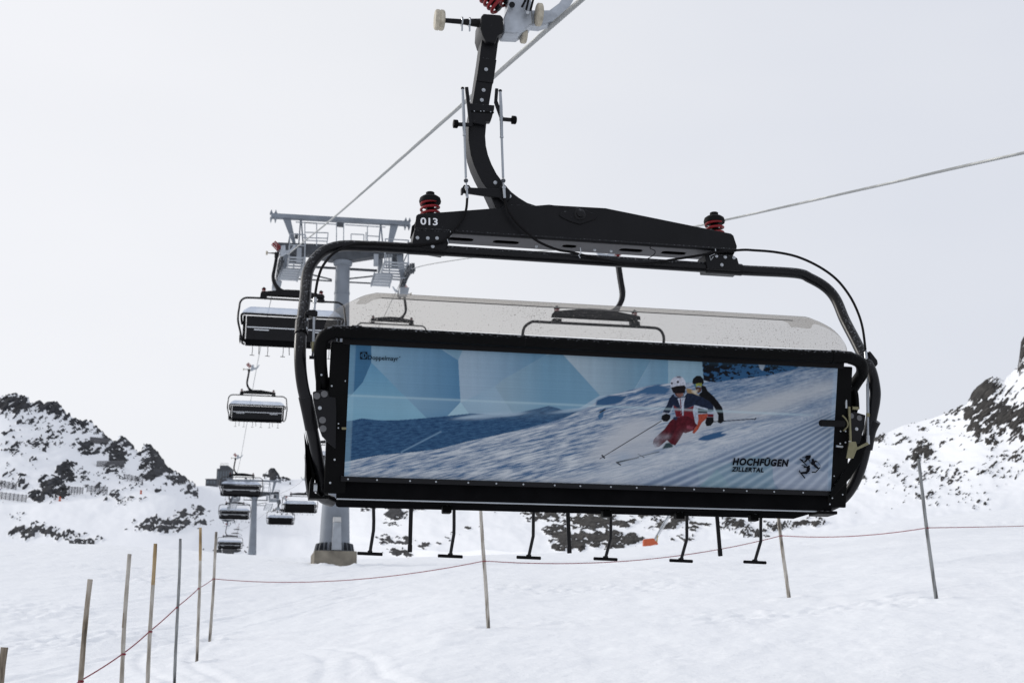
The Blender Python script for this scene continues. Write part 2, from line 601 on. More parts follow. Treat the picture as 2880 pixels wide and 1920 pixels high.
def pale_bubble_material():  # pale bluish, partly see-through shell for the distant chairs
    m = bpy.data.materials.new('pale_bubble')
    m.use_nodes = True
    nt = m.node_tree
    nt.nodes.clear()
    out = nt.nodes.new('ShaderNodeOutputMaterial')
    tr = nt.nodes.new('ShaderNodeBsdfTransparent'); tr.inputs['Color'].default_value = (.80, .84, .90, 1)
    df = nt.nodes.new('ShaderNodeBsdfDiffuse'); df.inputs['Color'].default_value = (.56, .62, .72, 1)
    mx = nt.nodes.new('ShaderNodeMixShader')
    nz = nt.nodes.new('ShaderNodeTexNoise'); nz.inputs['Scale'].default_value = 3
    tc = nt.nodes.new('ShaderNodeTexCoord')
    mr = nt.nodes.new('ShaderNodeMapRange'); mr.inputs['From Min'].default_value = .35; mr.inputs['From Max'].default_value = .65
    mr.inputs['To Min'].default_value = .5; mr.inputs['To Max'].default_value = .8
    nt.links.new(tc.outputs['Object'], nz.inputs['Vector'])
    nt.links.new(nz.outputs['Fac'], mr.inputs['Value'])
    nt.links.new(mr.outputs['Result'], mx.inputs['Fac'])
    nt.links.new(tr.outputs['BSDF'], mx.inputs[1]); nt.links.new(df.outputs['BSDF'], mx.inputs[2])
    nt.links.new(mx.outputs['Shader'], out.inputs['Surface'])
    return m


M['bubble_pale'] = pale_bubble_material()


def print_material():
    m = bpy.data.materials.new('printed_tarpaulin')
    m.use_nodes = True
    nt = m.node_tree
    b = nt.nodes['Principled BSDF']
    b.inputs['Roughness'].default_value = .6
    b.inputs['Specular IOR Level'].default_value = .06
    a = nt.nodes.new('ShaderNodeAttribute'); a.attribute_name = 'print'
    nt.links.new(a.outputs['Color'], b.inputs['Base Color'])
    return m


M['print'] = print_material()

# ================================================================== TERRAIN
# ---- near slope -------------------------------------------------------------
CREST_Y = 72.0
_crest_px = np.array([-900, -300, 0, 300, 560, 700, 1000, 1300, 1550, 1660, 1800, 2000, 2160, 2300, 2530, 2602, 2880, 3300, 4200], float)
_crest_py = np.array([1505, 1515, 1523, 1531, 1549, 1560, 1572, 1562, 1555, 1549, 1535, 1518, 1508, 1495, 1462, 1455, 1428, 1395, 1370], float)
_crest_a = (_crest_px - 1440) / F / (ca - (960 - _crest_py) / F * sa)
_crest_c = np.array([tan_el(p) for p in _crest_py]) * CREST_Y - (-1.65 + .12 * CREST_Y)


def ground_h(X, Y):
    """height of the snow in world z"""
    X = np.asarray(X, float); Y = np.asarray(Y, float)
    a = X / np.maximum(Y, 14.0)
    c = np.interp(a, _crest_a, _crest_c) * np.clip(Y / CREST_Y, 0, 1) ** 1.1
    z = .12 * Y + c
    z = z - np.minimum(.12 * np.maximum(-X - 1, 0), .62) * (1 - smooth01(24, 56, Y)) * smooth01(0, 8, Y)
    over = np.maximum(Y - CREST_Y, 0)
    z = z - .006 * over ** 2 - .06 * over
    return z


TRACKS = [((-9.5, 14), (-1.5, 60), .05), ((-8.0, 13), (0.5, 62), .05), ((-12, 17), (-4, 66), .06), ((-3.2, 13.5), (-6.4, 26), .05), ((-2.6, 13.5), (-5.8, 27), .05),
          ((-.9, 13), (-3.4, 22), .06), ((-.2, 13), (-3.2, 23), .05), ((-14, 30), (12, 41), .06), ((-10, 24), (9, 33), .07), ((2, 20), (16, 30), .06), ((-1, 34), (20, 46), .07),
          ((-11.2, 15), (-3.0, 44), .05), ((-16, 38), (-2, 58), .06), ((4, 27), (20, 39), .08)]


def ground_detail(X, Y):
    d = .06 * fbm(X * .35, Y * .22, 4) + .035 * fbm(X * 1.5 + 5, Y * .8, 3) + .006 * fbm(X * 6, Y * 3.2, 2)
    lump = smooth01(.05, .5, fbm(X * .16 + 3, Y * .1 + 8, 3))
    d = d + lump * .09 * fbm(X * 3.2, Y * 2.0, 3)
    d = d + np.exp(-(((X + 7.3) / 2.2) ** 2 + ((Y - 58.6) / 1.2) ** 2)) * (.10 + .34 * fbm(X * 1.6, Y * .4, 3))
    for (x0, y0), (x1, y1), w in TRACKS:
        dx, dy = x1 - x0, y1 - y0
        L2 = dx * dx + dy * dy
        t = np.clip(((X - x0) * dx + (Y - y0) * dy) / L2, 0, 1)
        wob = .25 * np.sin(t * 7 + x0)
        dist = np.abs((X - x0) * dy - (Y - y0) * dx) / math.sqrt(L2) + 0 * t
        sd = ((X - x0) * dy - (Y - y0) * dx) / math.sqrt(L2) + wob
        fade = smooth01(0, .12, t) * (1 - smooth01(.88, 1, t))
        d = d - .016 * np.exp(-(sd / (w * 1.3)) ** 2) * fade + .012 * np.exp(-((np.abs(sd) - w * 3.2) / (w * 1.8)) ** 2) * fade
    return d


PITS = []
for (bx_, by_) in ((554, 1855), (590, 1797), (1373, 1764), (2219, 1682), (2633, 1680)):
    for Y_ in np.linspace(5, 60, 1101):
        p_ = at(bx_, by_, Y_)
        if p_.z <= float(ground_h(p_.x, p_.y)) + .02:
            PITS.append((p_.x, p_.y))
            break


def grid_mesh(name, P, mtl, attr=None):
    """P: rows x cols x 3"""
    R_, C_, _ = P.shape
    me = bpy.data.meshes.new(name)
    idx = np.arange(R_ * C_).reshape(R_, C_)
    q = np.stack([idx[:-1, :-1], idx[:-1, 1:], idx[1:, 1:], idx[1:, :-1]], -1).reshape(-1, 4)
    me.vertices.add(R_ * C_)
    me.vertices.foreach_set('co', P.reshape(-1).astype(np.float32))
    me.loops.add(q.size)
    me.loops.foreach_set('vertex_index', q.reshape(-1).astype(np.int32))
    me.polygons.add(len(q))
    me.polygons.foreach_set('loop_start', np.arange(0, q.size, 4, dtype=np.int32))
    me.polygons.foreach_set('use_smooth', np.ones(len(q), bool))
    me.update(calc_edges=True)
    if attr is not None:
        nm, data = attr
        ca_ = me.color_attributes.new(nm, 'FLOAT_COLOR', 'POINT')
        ca_.data.foreach_set('color', data.reshape(-1).astype(np.float32))
    me.materials.append(mtl)
    return me


# angular columns: fine where the slope is seen, wide at the sides
_a = np.concatenate([np.linspace(-2.2, -.44, 50, endpoint=False), np.linspace(-.44, .44, 460), np.linspace(.44, 2.2, 51)[1:]])
_y = np.concatenate([np.geomspace(4.0, 13.5, 30, endpoint=False), np.geomspace(13.5, 72, 480, endpoint=False), np.linspace(72, 112, 70)])
YY, AA = np.meshgrid(_y, _a, indexing='ij')
XX = AA * YY
ZZ = ground_h(XX, YY) + ground_detail(XX, YY)
for (px_, py_) in PITS:          # melt hollows round the pole feet
    d2 = (XX - px_) ** 2 + ((YY - py_) / 1.4) ** 2
    ZZ -= .10 * np.exp(-d2 / .12 ** 2) - .03 * np.exp(-(np.sqrt(d2) - .24) ** 2 / .08 ** 2)
near = bpy.data.objects.new('snow_slope', grid_mesh('snow_slope', np.stack([XX, YY, ZZ], -1), M['snow']))
COL.objects.link(near)
tag(near, kind='structure')
# the piste behind the photographer
_y2 = np.linspace(-60, 4.6, 60)
_x2 = np.linspace(-60, 60, 110)
YB, XB = np.meshgrid(_y2, _x2, indexing='ij')
back = bpy.data.objects.new('snow_piste', grid_mesh('snow_piste', np.stack([XB, YB, ground_h(XB, YB) + .03 * fbm(XB * .4, YB * .4, 3) - .02], -1), M['snow']))
COL.objects.link(back)
tag(back, kind='structure')


def gz(x, y):
    return float(ground_h(x, y) + ground_detail(np.array([x]), np.array([y]))[0])


# ---- far valley and mountains -----------------------------------------------
SK = np.array([(-900, 1180), (-400, 1125), (-100, 1132), (0, 1118), (40, 1111), (78, 1118), (84, 1135), (110, 1136), (160, 1137), (175, 1150), (185, 1166), (215, 1180), (232, 1192), (255, 1188), (280, 1211),
               (310, 1240), (324, 1243), (335, 1228), (360, 1246), (388, 1274), (396, 1272), (402, 1251), (425, 1257), (440, 1275), (465, 1312), (490, 1330), (520, 1346), (552, 1367), (580, 1366), (620, 1357),
               (650, 1352), (690, 1348), (728, 1344), (740, 1334), (757, 1324), (762, 1322), (777, 1326), (786, 1340), (812, 1349), (860, 1345), (1000, 1335), (1500, 1325), (2000, 1310), (2300, 1302), (2380, 1284),
               (2454, 1236), (2539, 1196), (2620, 1176), (2687, 1152), (2720, 1138), (2735, 1112), (2762, 1085), (2790, 1064), (2824, 1070), (2850, 1046), (2866, 1030), (2873, 960), (2900, 935), (3000, 900), (3300, 850), (4200, 900)], float)
RD = np.array([(-900, 540), (0, 540), (250, 560), (450, 640), (640, 850), (900, 850), (1100, 640), (2000, 420), (2350, 340), (2600, 300), (2740, 230), (2900, 220), (4200, 200)], float)
FT = np.array([(-900, 360, 1425), (0, 370, 1420), (200, 380, 1408), (450, 430, 1392), (555, 480, 1420), (640, 540, 1475), (800, 540, 1500), (1000, 300, 1530), (1200, 190, 1545), (1500, 135, 1548), (1800, 125, 1535), (2300, 120, 1490), (2600, 118, 1452), (2900, 115, 1425), (4200, 110, 1380)], float)
tanv = np.vectorize(tan_el)
cols = np.concatenate([np.arange(-1500, -60, 24), np.arange(-60, 2960, 4), np.arange(2960, 4600, 24)]).astype(float)
S_py = np.interp(cols, SK[:, 0], SK[:, 1])
_jag = np.interp(cols, [-900, 500, 590, 2690, 2730, 4200], [1, 1, 0, 0, 1, 1])
S_py = S_py + _jag * (6 * fbm(cols / 14, cols * 0 + 3.3, 3, .7) - 2)
S_R = np.interp(cols, RD[:, 0], RD[:, 1])
f_r = np.interp(cols, FT[:, 0], FT[:, 1])
f_py = np.interp(cols, FT[:, 0], FT[:, 2])
_k2 = np.exp(-np.linspace(-2.2, 2.2, 41) ** 2); _k2 /= _k2.sum()
f_r, f_py, S_R = [np.convolve(np.pad(q_, 20, mode='edge'), _k2, mode='valid') for q_ in (f_r, f_py, S_R)]
segs = [(0, 1, 12), (1, 2, 70), (2, 3, 230), (3, 4, 10)]
H0 = np.full_like(cols, 1.0)
H1 = np.minimum(9.0 + 0 * cols, tanv(f_py) * f_r - 1.0)
r1 = np.minimum(150.0, f_r * .86)
H2 = tanv(f_py) * f_r
H3 = tanv(S_py) * S_R
_k = np.exp(-np.linspace(-2.2, 2.2, 61) ** 2); _k /= _k.sum()
S_sm = np.convolve(np.pad(S_py, 30, mode='edge'), _k, mode='valid')
H3s = tanv(S_sm) * S_R
knots_r = [np.full_like(cols, 84.0), r1, f_r, S_R, S_R + 160]
knots_h = [H0, H1, H2, H3, H3 - 60]
rows_r, rows_h, rows_s = [], [], []
for a_, b_, n_ in segs:
    for t in np.linspace(0, 1, n_, endpoint=False):
        tt = t
        rows_r.append(knots_r[a_] * (1 - tt) + knots_r[b_] * tt)
        e = tt if a_ != 2 else tt ** 1.08
        if a_ == 2:
            rows_h.append(H2 * (1 - e) + H3s * e + (H3 - H3s) * tt ** 7)
        else:
            rows_h.append(knots_h[a_] * (1 - e) + knots_h[b_] * e)
        rows_s.append(np.full_like(cols, a_ + t))
TR = np.array(rows_r); THh = np.array(rows_h); TS = np.array(rows_s)
PXg = np.broadcast_to(cols, TR.shape)


def proj_y(H, r):
    t = H / r
    # inverse of tan_el
    u = (t * ca - sa) / (ca + t * sa)
    return 960 - u * F


PYg = proj_y(THh, TR)
# broad relief, gentle at the skyline
ridge_w = np.clip(1 - np.abs(TS - 3) * 3.0, 0, 1)
broad = fbm(PXg / 160, PYg / 60 + TR / 300, 4)
THh = THh + TR * .0035 * broad * (1 - ridge_w) * np.clip(TS - .8, 0, 1)
BL = [(30, 1140, 60, 28, .95), (150, 1152, 34, 20, .75), (70, 1190, 60, 22, .5), (200, 1200, 40, 24, .55), (250, 1262, 40, 22, .75), (275, 1215, 40, 18, .6), (330, 1285, 34, 36, .8), (300, 1245, 30, 14, .6),
      (432, 1308, 34, 46, 1.05), (475, 1335, 20, 22, .8), (525, 1356, 24, 12, .8), (150, 1372, 42, 34, .98), (188, 1325, 24, 28, .95), (110, 1395, 30, 14, .8), (240, 1350, 30, 26, .6), (280, 1375, 26, 18, .65),
      (310, 1325, 20, 10, .7), (60, 1245, 60, 12, .62), (130, 1255, 40, 12, .6), (20, 1215, 30, 10, .5), (30, 1320, 36, 26, .5), (445, 1378, 26, 10, .6), (350, 1342, 24, 10, .55),
      (335, 1406, 80, 8, .66), (480, 1465, 80, 12, .9), (450, 1487, 90, 10, .8), (560, 1470, 40, 10, .7), (540, 1445, 44, 12, .66), (500, 1458, 44, 8, .66), (60, 1500, 34, 9, .8), (95, 1488, 60, 7, .92), (165, 1506, 60, 8, .9), (235, 1522, 50, 7, .85), (120, 1500, 60, 9, .75), (40, 1452, 34, 5, .6), (100, 1470, 34, 5, .62), (360, 1420, 40, 5, .5), (555, 1430, 20, 6, .7),
      (768, 1334, 30, 16, 1.0), (805, 1346, 24, 8, .8), (700, 1350, 20, 8, .6), (640, 1460, 60, 20, .35), (600, 1440, 30, 20, .4), (800, 1440, 60, 30, .34), (690, 1549, 30, 10, .5), (640, 1551, 44, 12, 1.0), (560, 1546, 30, 5, .5), (850, 1420, 30, 20, .4),
      (1030, 1418, 26, 20, .8), (1112, 1448, 30, 24, .92), (1172, 1424, 40, 14, .75), (1095, 1470, 24, 10, .6), (1110, 1522, 60, 10, .66), (1125, 1556, 45, 10, .72), (1205, 1532, 36, 9, .56), (1260, 1510, 40, 8, .4), (1330, 1488, 34, 6, .5), (1270, 1432, 20, 8, .6), (1400, 1430, 30, 8, .4),
      (1500, 1440, 26, 26, .8), (1570, 1455, 46, 24, .75), (1600, 1485, 40, 20, .7), (1640, 1465, 70, 26, .72), (1720, 1520, 66, 28, 1.1), (1620, 1520, 50, 30, 1.0), (1570, 1530, 26, 20, .95), (1690, 1470, 60, 20, .85), (1560, 1490, 40, 20, .8), (1740, 1470, 60, 14, .7), (1780, 1520, 44, 18, .75), (1820, 1448, 50, 18, .72), (1900, 1452, 40, 18, .75), (1880, 1478, 60, 10, .7), (1960, 1480, 50, 16, .55), (1930, 1512, 40, 10, .55),
      (2075, 1478, 44, 16, .8), (2120, 1500, 40, 12, .84), (2060, 1462, 40, 8, .7), (2190, 1480, 40, 14, .75), (2260, 1476, 70, 8, .72), (2420, 1330, 14, 20, .75), (2400, 1380, 20, 10, .5),
      (2765, 1105, 52, 44, .95), (2800, 1165, 70, 40, 1.0), (2862, 1180, 38, 46, .95), (2745, 1210, 22, 30, .8), (2728, 1165, 22, 24, .85), (2790, 1235, 18, 26, .75), (2830, 1100, 40, 20, .55), (2876, 990, 16, 60, 1.1), (2860, 1230, 30, 20, .6),
      (2600, 1268, 30, 20, .95), (2575, 1295, 20, 14, .95), (2700, 1150, 40, 8, .7), (2620, 1205, 60, 8, .5), (2480, 1330, 60, 30, .4), (2740, 1330, 70, 10, .6), (2680, 1350, 60, 8, .55), (2600, 1400, 50, 8, .55), (2840, 1290, 60, 12, .55), (2650, 1185, 60, 6, .6), (2560, 1240, 40, 8, .5), (2510, 1250, 30, 10, .42), (2640, 1320, 80, 8, .46), (2560, 1370, 40, 12, .44), (2700, 1380, 90, 40, .38), (2760, 1420, 40, 16, .5), (2820, 1330, 60, 40, .40), (2660, 1300, 60, 30, .36)]
dens = np.full_like(PXg, .10)
PXw = PXg + 30 * fbm(PXg / 34 + 7, PYg / 26, 3, .6)
PYw = PYg + 18 * fbm(PXg / 30 + 70, PYg / 22 + 3, 3, .6) * smooth01(0, 25, np.abs(PYg - 1480) - 0) + 8 * fbm(PXg / 30 + 70, PYg / 22 + 3, 3, .6)
for bx, by, rx, ry, v in BL:
    g = np.exp(-(((PXw - bx) / (rx * 1.12)) ** 2 + ((PYw - by) / (ry * 1.12)) ** 2) ** 1.5)
    dens = np.maximum(dens, (v * 1.08 + (.06 if v > .7 else 0)) * g)
leftm = (PXg < 560) * smooth01(1.9, 2.1, TS)
dens = np.maximum(dens, leftm * (.30 + .55 * fbm(PXg / 95, PYg / 42 + 11, 2)))
dens = np.maximum(dens, leftm * smooth01(80, 10, PYg - np.broadcast_to(S_py, PXg.shape)) * .62)
rightm = smooth01(2380, 2480, PXg) * smooth01(2.0, 2.08, TS)
dens = np.maximum(dens, rightm * (.27 + .45 * fbm(PXg / 110 + 5, (PYg + .7 * PXg) / 50, 2)))
# strata: streaks that dip to the left on the right mountain, to the right on the left one
sk = np.interp(PXg, [0, 600, 1000, 2000, 2400, 2880], [.45, .35, -.12, -.12, .7, .75])
dens = np.minimum(dens, .90)
st1 = fbm((PXg - sk * PYg) / 30, (PYg + sk * (PXg - 1440)) / 9.5, 4, .6)
st2 = fbm(PXg / 60 + 30, PYg / 26 + 4, 4, .55)
st3 = fbm((PXg - sk * PYg) / 11 + 50, (PYg + sk * (PXg - 1440)) / 4.5, 3, .6)
ua, va = PXg - sk * PYg, PYg + sk * (PXg - 1440)
wob_ = fbm(ua / 15 + 4, va / 12, 2)
c1, e1 = worley(ua / 38 + .3 * wob_, va / 12 + .3 * wob_, 5)
c2, e2 = worley(ua / 16 + .3 * wob_, va / 5.5 + .3 * wob_, 60)
val = dens + .46 * st1 + .24 * st2 + .26 * st3 + .42 * (c1 - .5) * smooth01(.3, .7, dens) + .46 * (c2 - .5)
rock = smooth01(.58, .66, val) * np.clip((TS - 1.0) * 6, 0, 1)
ridged = 1 - np.abs(fbm(PXg / 18 + 9, PYg / 14, 3))
THh = THh + TR * .0013 * rock * (.1 + ridged * .2 + .9 * c1 + .6 * c2) * (.3 + dens) + TR * .0007 * fbm(PXg / 12, PYg / 8, 2) * rock
X_T = (PXg - 1440) / F / (ca - (960 - PYg) / F * sa) * TR
RC = np.zeros(TR.shape + (4,)); RC[..., 0] = rock; RC[..., 1] = smooth01(900, 1500, PXg); RC[..., 2] = np.clip(.15 + .5 * c1 + .35 * c2, 0, 1) * (.45 + .55 * smooth01(0, .16, e2)); RC[..., 3] = 1
PT = np.stack([X_T, TR, THh + CZ], -1)
mtn = bpy.data.objects.new('mountain_slopes', grid_mesh('mountain_slopes', PT, M['mountain'], ('rock', RC)))
COL.objects.link(mtn)
tag(mtn, kind='structure')
PYf = proj_y(THh, TR)


def terr(px, py):
    """world point on the far terrain that lies at this bearing and elevation"""
    c = int(np.argmin(np.abs(cols - px)))
    ok = np.where(PYf[:302, c] <= py)[0]
    ok = ok[ok > 14]
    r = ok[0] if len(ok) else 290
    return Vector(PT[r, c])


# base sheet out to the horizon
bs = MB()
bs.add([(-9000, 300, -25), (9000, 300, -25), (9000, 14000, -25), (-9000, 14000, -25)], [(0, 1, 2, 3)])
o = bs.build('snow_plain', M['snow'], smooth=0)
tag(o, kind='structure')

# ================================================================== THE NEAR CHAIR
O0 = at(1650, 1416, 9.1)
CH_O = Vector((O0.x + .065 * cyw, O0.y + .065 * syw, O0.z))
C = frame_fn(CH_O)
chair = empty('chairlift_chair', CH_O, YAW)
tag(chair, 'large black six-seat chair number 013 with blue skier banner on its back', 'chairlift chair', 'chairs on the lift')
FAR = []        # (name, mesh object) parts that the distant chairs repeat


def part(mb, name, m, parent=None, smooth=35, bevel=0, far=False, label=None):
    ob = mb.build(name, m, parent or chair, smooth, bevel)
    if far:
        FAR.append((name, ob, bevel))
    if label:
        ob['label'] = label
    return ob


def CP(pts, y):
    """polygon of photo points -> (x, z) on the plane local y = y"""
    return [(C(p[0], p[1], y).x, C(p[0], p[1], y).z) for p in pts]


YB0, YB1 = .36, .54
YBU = .60                # rear cheek of the beam      # front and rear face of hanger and beam

# --- hanger arm
arm_l = [(1357, 70), (1357, 104), (1349, 165), (1340, 225), (1330, 285), (1321, 330), (1318, 362), (1319, 395), (1325, 434), (1334, 462), (1345, 487), (1356, 508), (1372, 531), (1397, 585), (1420, 600)]
arm_r = [(1545, 600), (1545, 577), (1511, 577), (1484, 568), (1461, 554), (1440, 538), (1420, 516), (1398, 487), (1384, 460), (1374, 434), (1368, 408), (1366, 380), (1369, 345), (1378, 285), (1388, 225), (1396, 165), (1404, 104), (1405, 70)]
part(MB().prism(CP(arm_l + arm_r, YB0), YB0 + .012, YB1 - .012), 'hanger_arm', M['black'], bevel=.006, far=True)
part(MB().prism(CP([(1350, 160), (1340, 226), (1388, 233), (1397, 168)], YB0), YB0 + .004, YB1 - .004), 'arm_sleeve', M['black'], bevel=.003)

# --- head of the arm
hd = MB().prism(CP([(1354, 46), (1360, 38), (1408, 42), (1416, 50), (1416, 88), (1412, 94), (1402, 98), (1394, 120), (1368, 118), (1358, 100), (1352, 80)], YB0 - .04), YB0 - .04, YB1 + .03)
part(hd, 'arm_head', M['black'], bevel=.01, far=True)
ax = Vector((1, 0, 0))
p0, p1 = C(1250, 58, .44), C(1356, 66, .44)
sh = MB().tube([p0, p0.lerp(p1, .45), p0.lerp(p1, .7), p1], [.017, .019, .027, .034], 14)
part(sh, 'roller_shaft', M['black'], far=True)
rc = C(1236, 57, .44)
rl = MB().lathe(rc - ax * .036, ax, [(0, .045), (.002, .066), (.010, .074), (.030, .075), (.034, .070), (.038, .070), (.042, .075), (.062, .074), (.070, .066), (.072, .03)], 26)
GUIDE = part(rl, 'guide_roller', M['roller'], far=True)
for fx in (.46, .66):
    q = p0.lerp(p1, fx)
    cl = MB().lathe(q - ax * .008, ax, [(0, .03), (.003, .036), (.013, .036), (.016, .03)], 16)
    cl.box(q + Vector((0, -.01, -.05)), (.012, .014, .05))
    part(cl, 'shaft_clip', M['chrome'])

# --- grip: cast body, rollers, red springs, jaw round the rope
gb = MB().prism(CP([(1416, 52), (1428, 24), (1434, -40), (1492, -45), (1500, 68), (1474, 86), (1462, 94), (1416, 92)], .40), .40, .56)
GRIPB = part(gb, 'grip_body', M['cast'], bevel=.012, far=True)
part(MB().prism(CP([(1490, 30), (1545, 30), (1572, 10), (1600, -30), (1630, -30), (1590, 40), (1560, 62), (1520, 75), (1490, 72)], .44), .43, .53), 'grip_jaw', M['cast'], bevel=.01, far=True)
for (qx, qy, rr) in ((1516, 42, .083), (1473, 100, .06)):
    q = C(qx, qy, .36 if rr > .07 else .5)
    part(MB().lathe(q - ax * .022, ax, [(0, rr * .5), (.002, rr * .9), (.008, rr), (.036, rr), (.042, rr * .9), (.044, rr * .5)], 26), 'running_roller', M['roller'])
part(MB().cyl(C(1440, 14, .38), C(1440, 14, .34), .022, 14), 'pivot_nut', M['black'])
part(MB().cyl(C(1484, 36, .42), C(1484, 36, .34), .012, 12), 'grip_bolt', M['chrome'])
for k, (qx, qy, yy) in enumerate(((1400, 22, .40), (1424, 4, .47))):
    b0 = C(qx, qy, yy)
    dv = (C(qx - 88, qy - 88, yy + .02) - b0)
    part(MB().helix(b0, dv, .052, .0125, 9, .34, 8, 18), 'grip_spring', M['red'], far=True)
    part(MB().cyl(b0 - dv.normalized() * .02, b0 + dv.normalized() * .40, .024, 12), 'spring_rod', M['black'])
for (x0, y0, x1, y1) in ((1480, 28, 1498, -50), (1492, 30, 1512, -50), (1468, 20, 1500, -40)):
    part(MB().cyl(C(x0, y0, .34), C(x1, y1, .36), .008, 8), 'grip_cable', M['rubber'])

# --- beam
beam_px = [(1166, 642), (1171, 606), (1177, 601.5), (1290, 593), (1398, 585), (1440, 575), (1509, 578), (1545, 575), (1560, 577), (1703, 585), (1974, 640), (2056, 656.5), (2063, 662), (2073, 692), (2072, 700), (1980, 695), (1560, 668)]
bp = CP(beam_px, YB0)
bm = MB().prism(bp, YB0, YB0 + .014)
bm.prism([(p[0], p[1]) for p in bp], YBU - .014, YBU)
# top skin between the two cheeks
top = bp[2:13]
for a_, b_ in zip(top[:-1], top[1:]):
    bm.add([(a_[0], YB0 + .01, a_[1] - .004), (b_[0], YB0 + .01, b_[1] - .004), (b_[0], YBU - .01, b_[1] - .004), (a_[0], YBU - .01, a_[1] - .004)], [(0, 1, 2, 3)])
part(bm, 'beam', M['black'], bevel=.004, far=True)
# rolled lower lip
lipa, lipb = C(1167, 643, YB0), C(2070, 702, YB0)
part(MB().tube([lipa + Vector((0, .008, -.002)), lipb + Vector((0, .008, -.002))], .013, 10), 'beam_lip', M['black_gloss'])
# underside plate with slotted openings: strips and bridges round each slot
def un(t):
    return lipa.lerp(lipb, t)
zf = -.016
slots = [(.105, .185), (.245, .325), (.46, .505), (.64, .715), (.775, .855)]
us = MB()
y_a, y_b, y_c, y_d = YB0 + .012, YB0 + .085, YBU - .085, YBU - .010
def plate(t0, t1, ya, yb):
    a_, b_ = un(t0), un(t1)
    us.add([(a_.x, ya, a_.z + zf), (b_.x, ya, b_.z + zf), (b_.x, yb, b_.z + zf), (a_.x, yb, a_.z + zf),
            (a_.x, ya, a_.z + zf + .006), (b_.x, ya, b_.z + zf + .006), (b_.x, yb, b_.z + zf + .006), (a_.x, yb, a_.z + zf + .006)],
           [(0, 3, 2, 1), (4, 5, 6, 7), (0, 1, 5, 4), (2, 3, 7, 6), (1, 2, 6, 5), (3, 0, 4, 7)])
prev = .01
plate(.01, .99, y_a, y_b)
plate(.01, .99, y_c, y_d)
for s0, s1 in slots:
    plate(prev, s0, y_b, y_c)
    # rounded ends
    for (tc, sg) in ((s0, 1), (s1, -1)):
        L_ = (lipb - lipa).length
        r_ = (y_c - y_b) / 2
        ym = (y_b + y_c) / 2
        c0 = un(tc)
        for q in range(4):
            a0, a1 = math.pi / 2 * q / 4, math.pi / 2 * (q + 1) / 4
            for sy_ in (1, -1):
                pts = [(c0.x, ym + sy_ * r_), (c0.x + sg * r_ * (1 - math.cos(a0)), ym + sy_ * r_ * math.sin(a0)) if False else (c0.x + sg * r_ * (1 - math.sin(a0)), ym + sy_ * r_ * math.cos(a0)),
                       (c0.x + sg * r_ * (1 - math.sin(a1)), ym + sy_ * r_ * math.cos(a1)), (c0.x, ym + sy_ * r_ * math.cos(a1))]
                us.add([(p[0], p[1], c0.z + zf + (p[0] - c0.x) * (lipb.z - lipa.z) / (lipb.x - lipa.x)) for p in pts], [(0, 1, 2, 3)])
    prev = s1
plate(prev, .99, y_b, y_c)
part(us, 'beam_underside', M['under'], smooth=0)

BOLT_ME = MB().lathe((0, 0, 0), (0, -1, 0), [(-.004, .0135), (.003, .0135), (.004, .009), (.009, .0085), (.011, .004)], 8).mesh('bolt', M['chrome'], 40)
WASH_ME = MB().lathe((0, 0, 0), (0, -1, 0), [(-.004, .016), (.002, .016), (.004, .012), (.005, .004)], 12).mesh('bolt', mat('dull_bolt', (.12, .12, .125), .4, metal=.6), 40)


def bolt(px, py, y, s=1.0, parent=None, me=BOLT_ME):
    return share(me, 'bolt', parent or chair, C(px, py, y), None, (s, s, s))


for (bx, by) in ((1367, 196), (1360, 254), (1355, 282), (1347.5, 337), (1393, 514), (1433, 552)):
    bolt(bx, by, YB0 + (-.001 if by in (196,) else .008), 1.05)
# pivot of the beam with its oval cover
pv = C(1630, 604, YB0)
cov = [(1572, 605), (1577, 597), (1600, 592), (1618, 586), (1630, 583), (1642, 587), (1660, 596), (1677, 603), (1680, 612), (1672, 617), (1650, 625), (1630, 631), (1606, 624), (1582, 613)]
part(MB().prism(CP(cov, YB0 - .006), YB0 - .008, YB0 + .002), 'pivot_cover', M['black'], bevel=.003)
part(MB().lathe(pv, (0, -1, 0), [(0, .042), (.012, .042), (.018, .034), (.02, .028), (.034, .027), (.038, .022), (.039, .008)], 22), 'pivot_pin', M['black_gloss'])

# --- spring dampers at both beam ends
for (sx, sy_top, sy_base) in ((1210, 541, 604), (2008, 598, 660)):
    tpt, bpt = C(sx, sy_top, .45), C(sx, sy_base, .45)
    h = tpt.z - bpt.z
    d = empty('spring_damper', (tpt.x, .45, bpt.z)); d.parent = chair
    cap = MB().lathe((0, 0, h), (0, 0, -1), [(0, .026), (.003, .030), (.028, .031), (.030, .052), (.044, .071), (.066, .077), (.080, .074)], 26)
    c1 = cap.build('damper_cap', M['rubber'], d)
    c2 = MB().helix((0, 0, -.012), (0, 0, 1), .062, .0095, 2.6, .10, 8, 22).build('coil_spring', M['red'], d)
    c3 = MB().cyl((0, 0, -.02), (0, 0, h - .05), .03, 16).build('damper_core', M['plastic'], d)
    FAR.append(('damper_cap', c1, 0)); FAR.append(('coil_spring', c2, 0))

